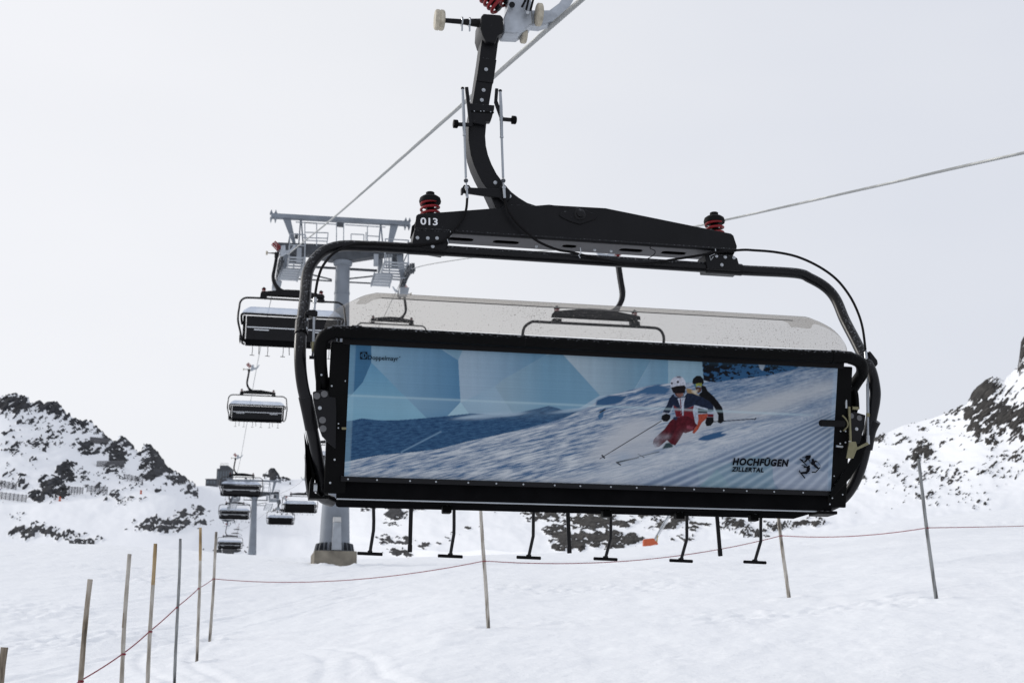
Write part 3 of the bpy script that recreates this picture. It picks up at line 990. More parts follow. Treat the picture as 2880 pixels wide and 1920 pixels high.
# --- big loop frame
loopL = [((906, 1384), .22), ((903, 1352), .20), ((891.5, 1279), .10), ((877, 1205), .0), ((862, 1132), -.08), ((852, 1088), -.10), ((846, 1044), -.11), ((844, 1000), -.10), ((845, 953), -.06), ((851.5, 890), .04), ((858, 838), .14), ((862, 787), .25), ((868, 759), .30), ((882, 734), .34), ((905, 711), .37), ((931, 698), .39), ((969, 691), .40), ((1040, 693), .40), ((1155, 699), .40)]
loopR = [((2000, 753), .40), ((2091, 760), .40), ((2237, 768), .40), ((2278, 782), .39), ((2322, 808), .36), ((2351, 842), .32), ((2375, 898), .22), ((2404, 954), .10), ((2427, 1000), .0), ((2450, 1043), -.08), ((2461, 1094), -.11), ((2460, 1129), -.10), ((2452, 1170), -.08), ((2444, 1212), -.04), ((2430, 1279), .04), ((2414, 1332), .12), ((2390, 1378), .2), ((2362, 1408), .26), ((2330, 1424), .32)]
lp = [C(p[0], p[1], y) for p, y in loopL] + [C(p[0], p[1], y) for p, y in loopR]
lb = C(906, 1384, .22)
lp = [lb + Vector((.07, .18, -.03)), lb + Vector((.012, .07, -.022))] + lp
loop = MB().tube(catmull(lp, 5), .0375, 20)
part(loop, 'loop_frame', M['black_gloss'], far=True)
# sleeves on the loop
def sleeve(pts, r=.0425):
    q = [C(p[0], p[1], y) for p, y in pts]
    return MB().tube(catmull(q, 4) if len(q) > 2 else q, r, 20)
part(sleeve([((858, 1114), -.09), ((868, 1160), -.05), ((877, 1205), .0)]), 'frame_sleeve', M['black'])
part(sleeve([((849, 905), .015), ((847, 940), -.05)]), 'frame_sleeve', M['black'])
part(sleeve([((2461, 1182), -.08), ((2447, 1212), -.04), ((2437, 1262), .01)], .041), 'frame_sleeve', M['black'])
part(sleeve([((1146, 698), .40), ((1250, 704), .40)], .042), 'frame_sleeve', M['black'])
part(sleeve([((1985, 752), .40), ((2085, 759), .40)], .043), 'frame_sleeve', M['black'])
# clamp brackets between loop and beam
part(MB().prism(CP([(1166, 646), (1158, 690), (1250, 706), (1262, 684), (1268, 652)], YB0 - .012), YB0 - .012, YB1 - .03), 'clamp_bracket', M['black'], bevel=.004, far=True)
part(MB().prism(CP([(1982, 714), (1990, 756), (2084, 762), (2074, 726), (2064, 719), (2040, 716)], YB0 - .012), YB0 - .012, YB1 - .03), 'clamp_bracket', M['black'], bevel=.004, far=True)
part(MB().prism(CP([(2010, 695), (2010, 716), (2062, 718), (2070, 702)], YB0 + .03), YB0 + .03, YB1 - .03), 'clamp_neck', M['plastic'])
for (bx, by) in ((1174, 669), (1203, 670), (1229, 670), (1217, 693), (2015, 720), (2039.5, 723), (2064, 725), (2030, 745)):
    bolt(bx, by, YB0 - .014, .95)
for (bx, by) in ((1509, 693), (1557, 697), (1566, 677), (1673, 703), (1683, 684), (1719, 706), (1730, 687), (1631, 721), (1815, 730)):
    bolt(bx, by, YB0 + .05, .75)

# --- levers, rods and cable brackets on the arm
lv = MB().bar(C(1312, 246, .33), C(1324, 352, .33), .024, .02, (0, 1, 0))
lv.bar(C(1288, 350, .33), C(1328, 352, .33), .018, .026)
part(lv, 'lever', M['black'], bevel=.003)
lv = MB().bar(C(1397, 250, .33), C(1394, 290, .33), .022, .02, (0, 1, 0))
lv.bar(C(1394, 286, .33), C(1412, 336, .33), .026, .02, (0, 1, 0))
lv.bar(C(1405, 335, .33), C(1442, 338, .33), .018, .026)
part(lv, 'lever', M['black'], bevel=.003)
for (qx, qy) in ((1282, 349), (1446, 338)):
    q = C(qx, qy, .33)
    part(MB().lathe(q - ax * .02, ax, [(0, .02), (.003, .03), (.03, .03), (.034, .026), (.037, .02)], 18), 'lever_roller', M['plastic'])
part(MB().prism(CP([(1319, 290), (1391, 296), (1390, 308), (1384, 330), (1380, 342), (1366, 342), (1366, 352), (1328, 345), (1326, 340), (1322, 318)], YB0 - .02), YB0 - .02, YB0 + .03), 'lever_bracket', M['black'], bevel=.004)
part(MB().prism(CP([(1323, 310), (1390, 315), (1389, 319), (1324, 315)], YB0 - .024), YB0 - .023, YB0 - .018), 'bracket_slot', M['plastic'])
for (qx, qy) in ((1334, 313), (1352, 313), (1361, 313), (1380, 315)):
    bolt(qx, qy, YB0 - .026, .32)
for pts in (((1301, 249), (1303, 300), (1306, 380), (1310, 500)), ((1407, 256), (1409, 300), (1411, 386), (1415, 500))):
    a_, b_, c_, d_ = [C(p[0], p[1], .31) for p in pts]
    part(MB().tube([a_, b_, c_], [.009, .0115, .0115], 10), 'pull_rod', M['zinc'])
    r2 = part(MB().tube([c_, d_], .0085, 10), 'pull_rod', M['zinc'])
    part(MB().cyl(c_ + Vector((0, 0, .006)), c_ - Vector((0, 0, .006)), .0135, 10), 'rod_nut', M['chrome'])
    part(MB().lathe(a_ - Vector((.012, 0, 0)), ax, [(0, .004), (.004, .010), (.012, .012), (.02, .010), (.024, .004)], 12), 'rod_end', M['black'])
    e0, e1, e2 = C(pts[3][0] + .5, 509, .31), C(pts[3][0] + 2, 528, .31), C(pts[3][0] + 4, 558, .31)
    part(MB().lathe(e0 + Vector((0, 0, .016)), (0, 0, -1), [(0, .006), (.004, .013), (.014, .0165), (.024, .013), (.03, .006)], 14), 'rod_knob', M['tower_dark'])
    part(MB().tube([e0, e1, e1 + (e2 - e1) * .02, e2], [.006, .006, .0105, .0105], 12), 'cable_ferrule', M['chrome'])
    part(MB().cyl(e1 + Vector((0, 0, .008)), e1 - Vector((0, 0, .008)), .0145, 6), 'cable_nut', M['chrome'])
part(MB().prism(CP([(1298, 531), (1305, 519), (1320, 520), (1324, 527), (1400, 530), (1412, 519), (1424, 522), (1436, 540), (1434, 560), (1418, 570), (1405, 556), (1304, 541), (1298, 544)], .33), .33, .358), 'cable_bracket', M['black'], bevel=.005)
part(MB().prism(CP([(1298, 528), (1298, 544), (1304, 544), (1304, 529)], .29), .29, .33), 'bracket_tab', M['black'])

def cable(pts, ys, name, r=.0088):
    q = [C(p[0], p[1], y) for p, y in zip(pts, ys)]
    part(MB().tube(catmull(q, 8), r, 10), name, M['rubber'])
cl_px = [(1314, 558), (1311, 589), (1301, 616), (1279, 645), (1258, 668), (1239, 680), (1163, 689), (1086, 687), (1035, 685), (997, 687), (964, 698), (933, 717), (907.5, 749), (895, 782), (888, 818), (886, 840)]
cable(cl_px, [.31, .31, .32, .32, .325, .33, .345, .35, .35, .35, .34, .31, .24, .17, .10, .06], 'bowden_cable')
cr_px = [(1420, 558), (1426.5, 584), (1445, 616), (1475, 648), (1515, 680), (1568, 702), (1607, 709), (1655, 721), (1750, 740), (1822, 741), (1893, 730), (1965, 718.6), (2012, 710), (2084, 703), (2121, 704), (2181, 709), (2242, 722), (2302, 749), (2351, 784), (2387, 828), (2411, 874), (2426, 922), (2434, 983)]
cable(cr_px, [.31] * 4 + [.32, .33, .335, .34, .34, .34, .335, .33, .32, .32, .30, .28, .26, .22, .17, .11, .05, 0, -.04], 'bowden_cable')
for pts in (((1267, 650), (1269, 663), (1256, 668), (1262, 684), (1264, 680)), ((1632, 697), (1634, 712), (1627, 718), (1632, 726)), ((2012, 700), (2013, 712), (1996, 720), (1999, 732), (2006, 722))):
    part(MB().tube([C(p[0], p[1], .325) for p in pts], .0035, 6), 'cable_clip', M['chrome'])
part(MB().tube(catmull([C(p[0], p[1], .37) for p in ((1836, 688), (1828, 698), (1842, 705), (1840, 715), (1828, 724), (1818, 729))], 5), .003, 6), 'cable_tie', M['rubber'])

# --- bubble and its padded frame
barL = [((912, 1108), -.02), ((906, 1070), -.06), ((902, 1030), -.11), ((901, 996), -.16), ((902, 971), -.2), ((907, 953), -.22), ((919, 941), -.24), ((940, 935), -.25), ((997, 935), -.25)]
barR = [((1500, 962), -.25), ((2080, 992), -.25), ((2358, 1003), -.25), ((2392, 1007), -.24), ((2414, 1016), -.22), ((2424, 1030), -.2), ((2424, 1050), -.15), ((2410, 1072), -.09), ((2396, 1094), -.04)]
bl = [C(p[0], p[1], y) for p, y in barL] + [C(p[0], p[1], y) for p, y in barR]
part(MB().tube(catmull(bl, 6), .041, 18), 'bubble_frame', M['plastic'], far=True)
for (qx, qy) in ((1003, 935), (2350, 1003)):
    q = C(qx, qy, -.25)
    part(MB().cyl(q - ax * .03, q + ax * .03, .045, 20), 'frame_collar', M['plastic'])
q = C(1474, 960, -.25)
part(MB().cyl(q - ax * .002, q + ax * .002, .0425, 20), 'frame_seam', M['rubber'])
zb = C(1440, 940, -.24).z
zt = C(1000, 834, .06).z
prof = catmull([(-.25, 0, zb), (-.262, 0, zb + .08), (-.24, 0, zb + .17), (-.17, 0, zb + .245), (-.06, 0, zt - .035), (.05, 0, zt + .002), (.10, 0, zt + .008)], 4)
xl0, xr0 = C(915, 950, -.25).x, C(2408, 1000, -.25).x
xl1, xr1 = C(1030, 834, .06).x, C(2244, 904, .06).x
NS, NT = len(prof), 61
PB = np.zeros((NS, NT, 3))
for i, p in enumerate(prof):
    f = min(max((p.z - zb) / (zt - zb), 0), 1)
    w_ = f ** 2.1 if i < 22 else 1
    xa, xb = xl0 + (xl1 - xl0) * w_, xr0 + (xr1 - xr0) * w_
    for j in range(NT):
        t = -1 + 2 * j / (NT - 1)
        e = max(0, (abs(t) - .93) / .07)
        PB[i, j] = ((xa + xb) / 2 + (xb - xa) / 2 * t, p.x + .14 * e ** 1.8 * (1 - .5 * f), p.z - .03 * e ** 2 * f)
bub = bpy.data.objects.new('bubble', grid_mesh('bubble', PB, M['bubble']))
COL.objects.link(bub); bub.parent = chair
so = bub.modifiers.new('thickness', 'SOLIDIFY'); so.thickness = .004
bub.modifiers.remove(so)
pale_bubble_me = bub.data.copy()
pale_bubble_me.materials[0] = M['bubble_pale']
FAR.append(('bubble', bub, 0))
# clear rim strip along the top of the shell and edge beads
part(MB().tube([Vector(PB[16, j]) + Vector((0, -.002, .002)) for j in range(3, NT - 3)], .0035, 6), 'bubble_rib', mat('grey_seal', (.16, .16, .165), .5))

# --- backrest frame, seat
TL, TRc, BR, BLc = C(985, 967, -.2), C(2357, 1031, -.2), C(2337, 1386, 0), C(968, 1344, 0)
tilt = (TL - BLc); tilt.x = 0; tilt.normalize()
nrm_b = Vector((0, -tilt.z, tilt.y))       # towards the camera
fr_ = MB()
def slab(x0, x1, v0, v1, d0, d1):
    """box in the plane of the reclined back: v along the back from its foot, d outwards"""
    vs_ = []
    for x in (x0, x1):
        for v in (v0, v1):
            for d in (d0, d1):
                p = Vector((x, BLc.y, BLc.z)) + tilt * v + nrm_b * d
                vs_.append(p)
    return vs_, [(0, 1, 3, 2), (4, 6, 7, 5), (0, 4, 5, 1), (2, 3, 7, 6), (0, 2, 6, 4), (1, 5, 7, 3)]
BH = (TL - BLc).length
xL, xR = BLc.x, BR.x
part(MB().add(*slab(xL - .12, xL + .015, -.10, BH + .01, -.06, -.012)), 'back_post', M['plastic'], bevel=.008)
part(MB().add(*slab(xR - .015, xR + .12, -.10, BH + .01, -.06, -.012)), 'back_post', M['plastic'], bevel=.008)
part(MB().add(*slab(xL - .05, xR + .05, BH - .005, BH + .055, -.06, .006)), 'back_rail', M['rubber'], bevel=.004)
part(MB().add(*slab(xL + .02, xR - .02, -.02, BH - .01, -.09, -.02)), 'back_shell', M['plastic'])
part(MB().add(*slab(xL - .02, xR + .02, -.02, .012, -.03, .012)), 'hem_rail', M['black'], bevel=.003)
for k in range(18):
    x = xL + .03 + (xR - xL - .05) * k / 17 + random.uniform(-.02, .02)
    p = Vector((x, BLc.y, BLc.z)) + tilt * -.004 + nrm_b * .012
    share(BOLT_ME, 'rivet', chair, p, None, (.42, .42, .42))
seat_z1 = C(1650, 1366, .05).z - .03
seat_z0 = C(1650, 1417, .03).z
st = MB().prism([(xL - .04, seat_z0), (xR + .02, seat_z0), (xR + .02, seat_z1 + .05), (xL - .04, seat_z1 + .05)], .035, .10)
part(st, 'seat_rear_panel', M['matte'], bevel=.012, far=True)
su = MB().prism([(xL, seat_z0 + .012), (xR, seat_z0 + .012), (xR, seat_z0 + .09), (xL, seat_z0 + .09)], .10, .62)
part(su, 'seat_pan', M['matte'], bevel=.02, far=True)
part(MB().bar((xL - .04, .05, seat_z0 - .006), (xR - .03, .05, seat_z0 - .004), .022, .007), 'seat_rim', M['zinc'], bevel=.002)
for k in range(6):
    w = (xR - xL - .08) / 6
    xc = xL + .04 + w * (k + .5)
    cu = MB().box((xc, .36, seat_z0 + .135), (w - .02, .48, .09))
    part(cu, 'seat_cushion', M['rubber'], bevel=.03, far=True)
    vs_, fs_ = slab(xc - w / 2 + .01, xc + w / 2 - .01, .06, BH - .06, -.16, -.095)
    part(MB().add(vs_, fs_), 'back_cushion', M['rubber'], bevel=.025)
for bx in (1256, 1705, 1910, 2118):
    q = C(bx, 1433, .40)
    part(MB().box((q.x, .40, seat_z0 - .012), (.06, .07, .05)), 'seat_bracket', M['plastic'], bevel=.008)
part(MB().box((xR - .02, .10, seat_z0 - .012), (.14, .16, .022)), 'seat_bracket', M['plastic'], bevel=.006)

# plain dark back for the other chairs
pb_ = MB().add(*slab(xL, xR, 0, BH, -.02, 0))
back_panel_me = pb_.mesh('back_panel', M['black'], 0)
strips = MB().add(*slab(xL + .03, xR - .03, BH * .5, BH * .5 + .035, 0, .012))
strips.add(*slab(xL + .28, xL + .8, BH * .40, BH * .40 + .035, 0, .012))
strips.add(*slab(xR - .8, xR - .28, BH * .40, BH * .40 + .035, 0, .012))
strips_me = strips.mesh('reflective_strip', M['silver'], 0)
post_l_me = MB().add(*slab(xL - .12, xL - .02, -.10, BH + .01, -.06, -.012)).mesh('back_post', M['plastic'], 0)
post_r_me = MB().add(*slab(xR + .02, xR + .12, -.10, BH + .01, -.06, -.012)).mesh('back_post', M['plastic'], 0)
fcush_me = MB().add(*slab(xL + .02, xR - .02, .05, BH - .04, -.16, -.05)).mesh('back_cushion', M['rubber'], 0)

# --- side covers, plates and mechanisms
part(MB().prism(CP([(866, 1248), (876, 1288), (882, 1330), (872, 1352), (868, 1402), (922, 1403), (922, 1392), (900, 1396), (884, 1385), (880, 1360), (884, 1335), (874, 1290)], .12), .10, .20), 'side_bumper', M['plastic'], bevel=.006)
part(MB().prism(CP([(866, 1246), (859, 1290), (858, 1340), (862, 1372), (868, 1402), (876, 1402), (882, 1360), (887, 1330), (880, 1290)], .3), .22, .36), 'arm_rest', M['plastic'], bevel=.02, far=True)
q = C(886, 1370, .1)
part(MB().cyl(q - ax * .01, q + ax * .012, .03, 16), 'hinge_pin', M['chrome'])
part(MB().prism(CP([(880, 1102), (890, 1099), (909, 1095.5), (924, 1100), (927, 1117), (944, 1117), (946, 1147), (944, 1261), (932, 1252), (906, 1226), (897, 1202), (881, 1123)], -.11), -.115, -.095), 'side_plate', M['black'], bevel=.003)
for (bx, by) in ((891, 1113), (912, 1107.5), (907, 1181), (908.5, 1205)):
    bolt(bx, by, -.118, 1.35, me=WASH_ME)
bolt(899.5, 1147, -.118, .9)
for (bx, by, s) in ((899.5, 1036, .6), (904, 1054, .8), (952, 1191, .55), (951.5, 1203, .55), (941, 1292, .8), (928.5, 1357, .8), (971, 1071, .8), (933, 1085, .7), (2370, 1390, .6), (2341, 1400, .6), (2334, 1417, .6), (2364, 1212, .7), (2378, 1212, .7), (2363, 1247, .7), (2378, 1244, .7), (2346, 1338, .5)):
    bolt(bx, by, -.13, s * .62)
part(MB().prism(CP([(902, 1060), (926, 1060), (930, 1090), (928, 1110), (904, 1110)], -.06), -.07, -.02), 'pivot_arm', M['plastic'], bevel=.006)
part(MB().prism(CP([(905, 985), (912, 985), (905, 1025), (902, 1100), (889, 1100), (888, 1030), (893, 1000)], -.1), -.1, -.07), 'side_arm', M['plastic'], bevel=.004)
part(MB().prism(CP([(925, 1078), (931, 1072), (936, 1054), (944, 1040), (949, 1042), (949, 1075), (944, 1120), (927, 1118)], -.08), -.09, -.05), 'latch_hook', M['plastic'], bevel=.004)
part(MB().cyl(C(961, 1204, -.12), C(974, 1204, -.12), .009, 10), 'latch_pin', M['brass'])
part(MB().cyl(C(950, 1080, -.1), C(947, 1115, -.1), .007, 8), 'latch_rod', M['chrome'])
# left rod gear
part(MB().tube([C(886, 838, .02), C(885, 852, .01), C(885, 854, .01), C(883.5, 874, 0)], [.0125, .0125, .009, .009], 12), 'cable_ferrule', M['chrome'])
part(MB().prism(CP([(857, 880), (866, 874), (884, 874), (893, 878), (892, 892), (882, 894), (862, 888)], -.02), -.05, .03), 'rod_bracket', M['black'], bevel=.006)
part(MB().tube([C(883, 892, -.04), C(881, 962, -.08)], .0085, 10), 'pull_rod', M['zinc'])
part(MB().tube([C(881, 962, -.08), C(881, 970, -.08), C(880, 982, -.09), C(879, 990, -.09)], [.016, .016, .009, .006], 14), 'rod_cone', M['brass'])
part(MB().tube([C(880, 988, -.09), C(878, 1002, -.1)], .006, 8), 'rod_tip', M['tower_dark'])
q = C(879, 1005, -.1)
part(MB().cyl(q - ax * .02, q + ax * .03, .011, 10), 'rod_joint', M['black'])
for (x0, y0, x1, y1) in ((846, 895, 841, 935), (860, 885, 858, 930)):
    part(MB().bar(C(x0, y0, -.02), C(x1, y1, -.07), .014, .03), 'sleeve_plate', M['black'], bevel=.002)
bolt(863, 898, -.03, .7); bolt(861, 923, -.07, .7)
# right gear
part(MB().prism(CP([(2400, 1158), (2432, 1168), (2428, 1203), (2415, 1247), (2396, 1247), (2384, 1166)], -.1), -.115, -.095), 'side_plate', M['black'], bevel=.003)
for (bx, by) in ((2417, 1175), (2394, 1169)):
    bolt(bx, by, -.118, 1.2, me=WASH_ME)
bolt(2409, 1206, -.118, .9)
part(MB().tube([C(2435, 990, -.05), C(2437, 1014, -.06), C(2437, 1015, -.06), C(2438, 1026, -.06)], [.0125, .0125, .009, .009], 12), 'cable_ferrule', M['chrome'])
part(MB().tube([C(2439, 1028, -.07), C(2440, 1052, -.08)], .011, 12), 'rod_nut', M['chrome'])
part(MB().tube([C(2440, 1050, -.08), C(2441, 1168, -.13)], .0105, 12), 'pull_rod', M['zinc'])
part(MB().tube([C(2441, 1162, -.13), C(2441, 1172, -.13)], .0125, 12), 'rod_ring', M['brass'])
part(MB().tube([C(2441, 1170, -.13), C(2441, 1226, -.15)], .0075, 10), 'pull_rod', M['zinc'])
part(MB().tube([C(2441, 1224, -.15), C(2442, 1248, -.15)], .011, 10), 'rod_end', M['chrome'])
part(MB().prism(CP([(2442, 988), (2450, 998), (2463, 1015), (2465, 1026), (2458, 1034), (2446, 1030), (2441, 1010)], -.04), -.07, -.01), 'rod_bracket', M['black'], bevel=.008)
part(MB().prism(CP([(2386, 1242), (2405, 1242), (2409, 1258), (2437, 1243), (2442, 1250), (2407, 1266), (2398, 1289), (2378, 1289)], -.15), -.165, -.15), 'latch_bracket', M['brass'], bevel=.003)
part(MB().tube([C(2388, 1144, -.13), C(2392, 1240, -.14)], .0095, 10), 'latch_rod', M['brass'])
part(MB().tube([C(2379, 1110, -.13), C(2380, 1148, -.13)], .008, 10), 'latch_rod', M['chrome'])
part(MB().lathe(C(2379, 1110, -.13) + Vector((0, 0, -.014)), (0, 0, 1), [(0, .006), (.005, .012), (.014, .014), (.022, .012), (.028, .005)], 12), 'ball_joint', M['chrome'])
part(MB().tube(catmull([C(2369, 1168, -.15), C(2380, 1180, -.16), C(2384, 1196, -.16), C(2372, 1211, -.15)], 5), .006, 8), 'latch_spring', M['brass'])
part(MB().tube(catmull([C(2390, 1098, -.08), C(2400, 1090, -.08), C(2407, 1110, -.08), C(2410, 1150, -.08)], 6), .018, 12), 'lock_hook', M['plastic'])
part(MB().tube([C(2396, 1147, -.12), C(2413, 1148, -.12)], .012, 10), 'lock_pin', M['brass'])
part(MB().prism(CP([(2396, 1085), (2410, 1105), (2414, 1140), (2411, 1160), (2384, 1168), (2366, 1130), (2362, 1100)], -.05), -.06, -.02), 'pivot_arm', M['plastic'], bevel=.006)
h0, h1 = C(2307, 1189, -.2), C(2372, 1191, -.16)
part(MB().tube([h0, h0 + (h1 - h0) * .04, h1], [.018, .0225, .0225], 18), 'handle', M['rubber'])
part(MB().cyl(C(2352, 1254, -.12), C(2370, 1256, -.12), .008, 10), 'latch_pin', M['chrome'])
part(MB().prism(CP([(2394, 1290), (2420, 1215), (2436, 1250), (2420, 1300), (2390, 1345), (2340, 1400), (2332, 1390)], -.02), -.03, .0), 'side_cover', M['plastic'], bevel=.004)
part(MB().prism(CP([(2366, 1070), (2380, 1068), (2390, 1082), (2388, 1130), (2370, 1122)], .02), .02, .03), 'side_window', mat('smoked_pane', (.25, .24, .22), .2))

# --- foot rests and bar struts
FRX = [((1050, 1396), (1051, 1478), (1040.5, 1553)), ((1277, 1402), (1277, 1488), (1266.5, 1560)), ((1500.5, 1408), (1500, 1494), (1487, 1564)), ((1718, 1412), (1718, 1500), (1703, 1568)), ((1932, 1418), (1932, 1502), (1915.5, 1573)), ((2140, 1424), (2140, 1508), (2123, 1577))]
foot_parts = []
for (a_, b_, c_) in FRX:
    A, B, Dd = C(*a_, .72), C(*b_, .76), C(*c_, .88)
    r_ = empty('foot_rest', Vector((Dd.x, .88, Dd.z))); r_.parent = chair
    off = Vector((Dd.x, .88, Dd.z))
    s1 = MB().tube([A - off, B - off + Vector((0, 0, .03)), B - off - Vector((0, -.004, .03)), Dd - off], .0115, 12).build('foot_strut', M['black_gloss'], r_)
    s2 = MB().tube([Vector((-.086, 0, -.006)), Vector((-.083, 0, -.006)), Vector((.083, 0, -.010)), Vector((.086, 0, -.010))], [.008, .0115, .0115, .008], 10)
    s2.box((0, 0, .004), (.03, .03, .016))
    s2 = s2.build('foot_bar', M['rubber'], r_)
    foot_parts.append((off, s1.data, s2.data))
for (a_, b_) in (((1157, 1400), (1152.6, 1552)), ((1596, 1410), (1601.5, 1555)), ((2014, 1420), (2026, 1563))):
    A, B = C(*a_, .55), C(*b_, .62)
    s_ = MB().bar(A, B, .016, .026, (1, 0, 0))
    s_.bar(A.lerp(B, .86), B, .018, .030, (1, 0, 0))
    part(s_, 'bar_strut', M['black'], bevel=.003, far=True)

# ------------------------------------------------------------------ lettering helper
def text_verts(body, shear=0.0, bold=0.0, spacing=1.0):
    cu = bpy.data.curves.new('lettering', 'FONT')
    cu.body = body
    cu.shear = shear
    cu.offset = bold
    cu.space_character = spacing
    cu.resolution_u = 4
    ob = bpy.data.objects.new('lettering', cu)
    COL.objects.link(ob)
    dg = bpy.context.evaluated_depsgraph_get()
    me = ob.evaluated_get(dg).to_mesh()
    v = [tuple(p.co) for p in me.vertices]
    f = [tuple(p.vertices) for p in me.polygons]
    ob.evaluated_get(dg).to_mesh_clear()
    bpy.data.objects.remove(ob)
    bpy.data.curves.remove(cu)
    return v, f


def letter_on(fn, body, L, R, height, name, m, parent, label, shear=0.0, bold=0.0, spacing=1.0, capref=None):
    """lettering whose base line runs from photo point L to R on surface fn"""
    v, f = text_verts(body, shear, bold, spacing)
    x0 = min(p[0] for p in v); x1 = max(p[0] for p in v)
    cap = capref or max(p[1] for p in v)
    out = []
    for p in v:
        t = (p[0] - x0) / (x1 - x0)
        out.append(fn(L[0] + (R[0] - L[0]) * t, L[1] + (R[1] - L[1]) * t - p[1] / cap * height))
    ob = MB().add(out, f).build(name, m, parent, 0)
    if label: ob['label'] = label
    return ob


beam_ob = [o_ for n_, o_, b_ in FAR if n_ == 'beam'][0]
letter_on(lambda x, y: C(x, y, YB0 - .003), '013', (1182.5, 631), (1231, 633.5), 19.5, 'lettering', M['white'], beam_ob, 'white chair number 013 on the beam end', bold=.018)

# ------------------------------------------------------------------ the printed banner
bq = [np.array(p, float) for p in ((985, 967), (2357, 1031), (2337, 1386), (968, 1344))]


def BP(px, py, off=0.0):
    """point on the reclined banner plane seen at this photo point"""
    d = ray(px, py)
    dl = Vector((d[0] * cyw + d[1] * syw, -d[0] * syw + d[1] * cyw, d[2]))
    c0 = Vector((-CH_O.x, -CH_O.y, CZ - CH_O.z))
    c0 = Vector((c0.x * cyw + c0.y * syw, -c0.x * syw + c0.y * cyw, c0.z))
    o_ = BLc + nrm_b * off
    k = (o_ - c0).dot(nrm_b) / dl.dot(nrm_b)
    return c0 + dl * k


NU, NV = 900, 250
U, V = np.meshgrid(np.linspace(0, 1, NU), np.linspace(0, 1, NV))
# photo coordinates of every print point (the quad is close to a parallelogram)
GX = (bq[0][0] * (1 - U) + bq[1][0] * U) * (1 - V) + (bq[3][0] * (1 - U) + bq[2][0] * U) * V
GY = (bq[0][1] * (1 - U) + bq[1][1] * U) * (1 - V) + (bq[3][1] * (1 - U) + bq[2][1] * U) * V


def srgb(c):
    c = np.asarray(c, float) / 255
    return np.where(c <= .04045, c / 12.92, ((c + .055) / 1.055) ** 2.4)


IMG = np.zeros((NV, NU, 3))


def pmask(poly, soft=0.0):
    """soft inside-mask of a polygon in photo coordinates"""
    acc = np.zeros(GX.shape)
    n = len(poly)
    jit = [(0, 0)] if not soft else [(-.5, -.25), (.5, .25), (-.2, .5), (.25, -.5)]
    xs = [p[0] for p in poly]; ys = [p[1] for p in poly]
    for jx, jy in jit:
        x = GX + jx * soft; y = GY + jy * soft
        ins = np.zeros(GX.shape, bool)
        j = n - 1
        for i in range(n):
            xi, yi, xj, yj = poly[i][0], poly[i][1], poly[j][0], poly[j][1]
            if yi != yj:
                c = ((yi > y) != (yj > y)) & (x < (xj - xi) * (y - yi) / (yj - yi) + xi)
                ins ^= c
            j = i
        acc += ins
    return acc / len(jit)


def paint(mask, color):
    global IMG
    c = np.asarray(color, float)
    if c.ndim == 1:
        c = srgb(c)[None, None, :]
    IMG = IMG * (1 - mask[..., None]) + c * mask[..., None]


def grad(c0, c1, t):
    t = np.clip(t, 0, 1)[..., None]
    return srgb(c0)[None, None] * (1 - t) + srgb(c1)[None, None] * t


def poly(pts, color, soft=1.2):
    paint(pmask(pts, soft), color)


def line(a, b, w, color, soft=1.0):
    ax_, ay_ = a; bx_, by_ = b
    L = math.hypot(bx_ - ax_, by_ - ay_)
    t = np.clip(((GX - ax_) * (bx_ - ax_) + (GY - ay_) * (by_ - ay_)) / L ** 2, 0, 1)
    d = np.hypot(GX - ax_ - t * (bx_ - ax_), GY - ay_ - t * (by_ - ay_))
    paint(1 - smooth01(w / 2 - soft * .5, w / 2 + soft * .5, d), color)


def blob(x, y, rx, ry, color, a=1.0, p=1.0, ang=0.0):
    dx, dy = GX - x, GY - y
    c_, s_ = math.cos(ang), math.sin(ang)
    d2 = ((dx * c_ + dy * s_) / rx) ** 2 + ((-dx * s_ + dy * c_) / ry) ** 2
    paint(a * np.exp(-d2 ** p), color)


# faceted sky
paint(np.ones(GX.shape), grad((112, 152, 186), (150, 172, 196), (GX - 985) / 900))
poly([(980, 960), (1041, 960), (1041, 1019), (1018, 1075), (988, 1112), (970, 1130)], (50, 100, 142))
paint(pmask([(1041, 1019), (1018, 1075), (988, 1110), (965, 1130), (965, 1200), (1192, 1180)], 1.2), grad((84, 138, 178), (112, 162, 194), (GY - 1020) / 150))
paint(pmask([(1041, 960), (1224, 970), (1225, 980), (1273, 1012), (1279, 1130), (1240, 1172), (1190, 1178), (1041, 1019)], 1.2), grad((118, 156, 188), (72, 122, 164), (GX - 1041) / 230))
poly([(1219, 970), (1285, 980), (1273, 1012)], (108, 148, 180))
paint(pmask([(1286, 980), (1520, 990), (1512, 998), (1395, 1066), (1372, 1085), (1279, 1132), (1273, 1012)], 1.2), grad((140, 166, 194), (92, 136, 172), (GX - 1290) / 190))
paint(pmask([(1512, 998), (1555, 990), (1665, 1110), (1600, 1150), (1420, 1160), (1372, 1085), (1395, 1066)], 1.2), grad((126, 156, 182), (98, 142, 176), (GX - 1390) / 120))
paint(pmask([(1555, 990), (1700, 1000), (1810, 1010), (1757, 1100), (1665, 1112)], 1.2), grad((150, 172, 194), (96, 138, 170), (GX - 1580) / 200))
paint(pmask([(1810, 1010), (1858, 1008), (1858, 1085), (1757, 1102)], 1.2), grad((112, 150, 182), (96, 140, 174), (GX - 1790) / 60))
paint(pmask([(1858, 1005), (1960, 1012), (1960, 1085), (1858, 1090)], 1.2), grad((130, 164, 190), (120, 156, 184), (GX - 1860) / 90))
poly([(1279, 1130), (1240, 1172), (1304, 1166)], (140, 178, 204))
# drapery: shading of upright cloth folds, painted into the print
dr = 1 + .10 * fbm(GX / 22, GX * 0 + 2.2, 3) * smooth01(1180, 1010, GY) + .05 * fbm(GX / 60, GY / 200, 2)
IMG *= dr[..., None]
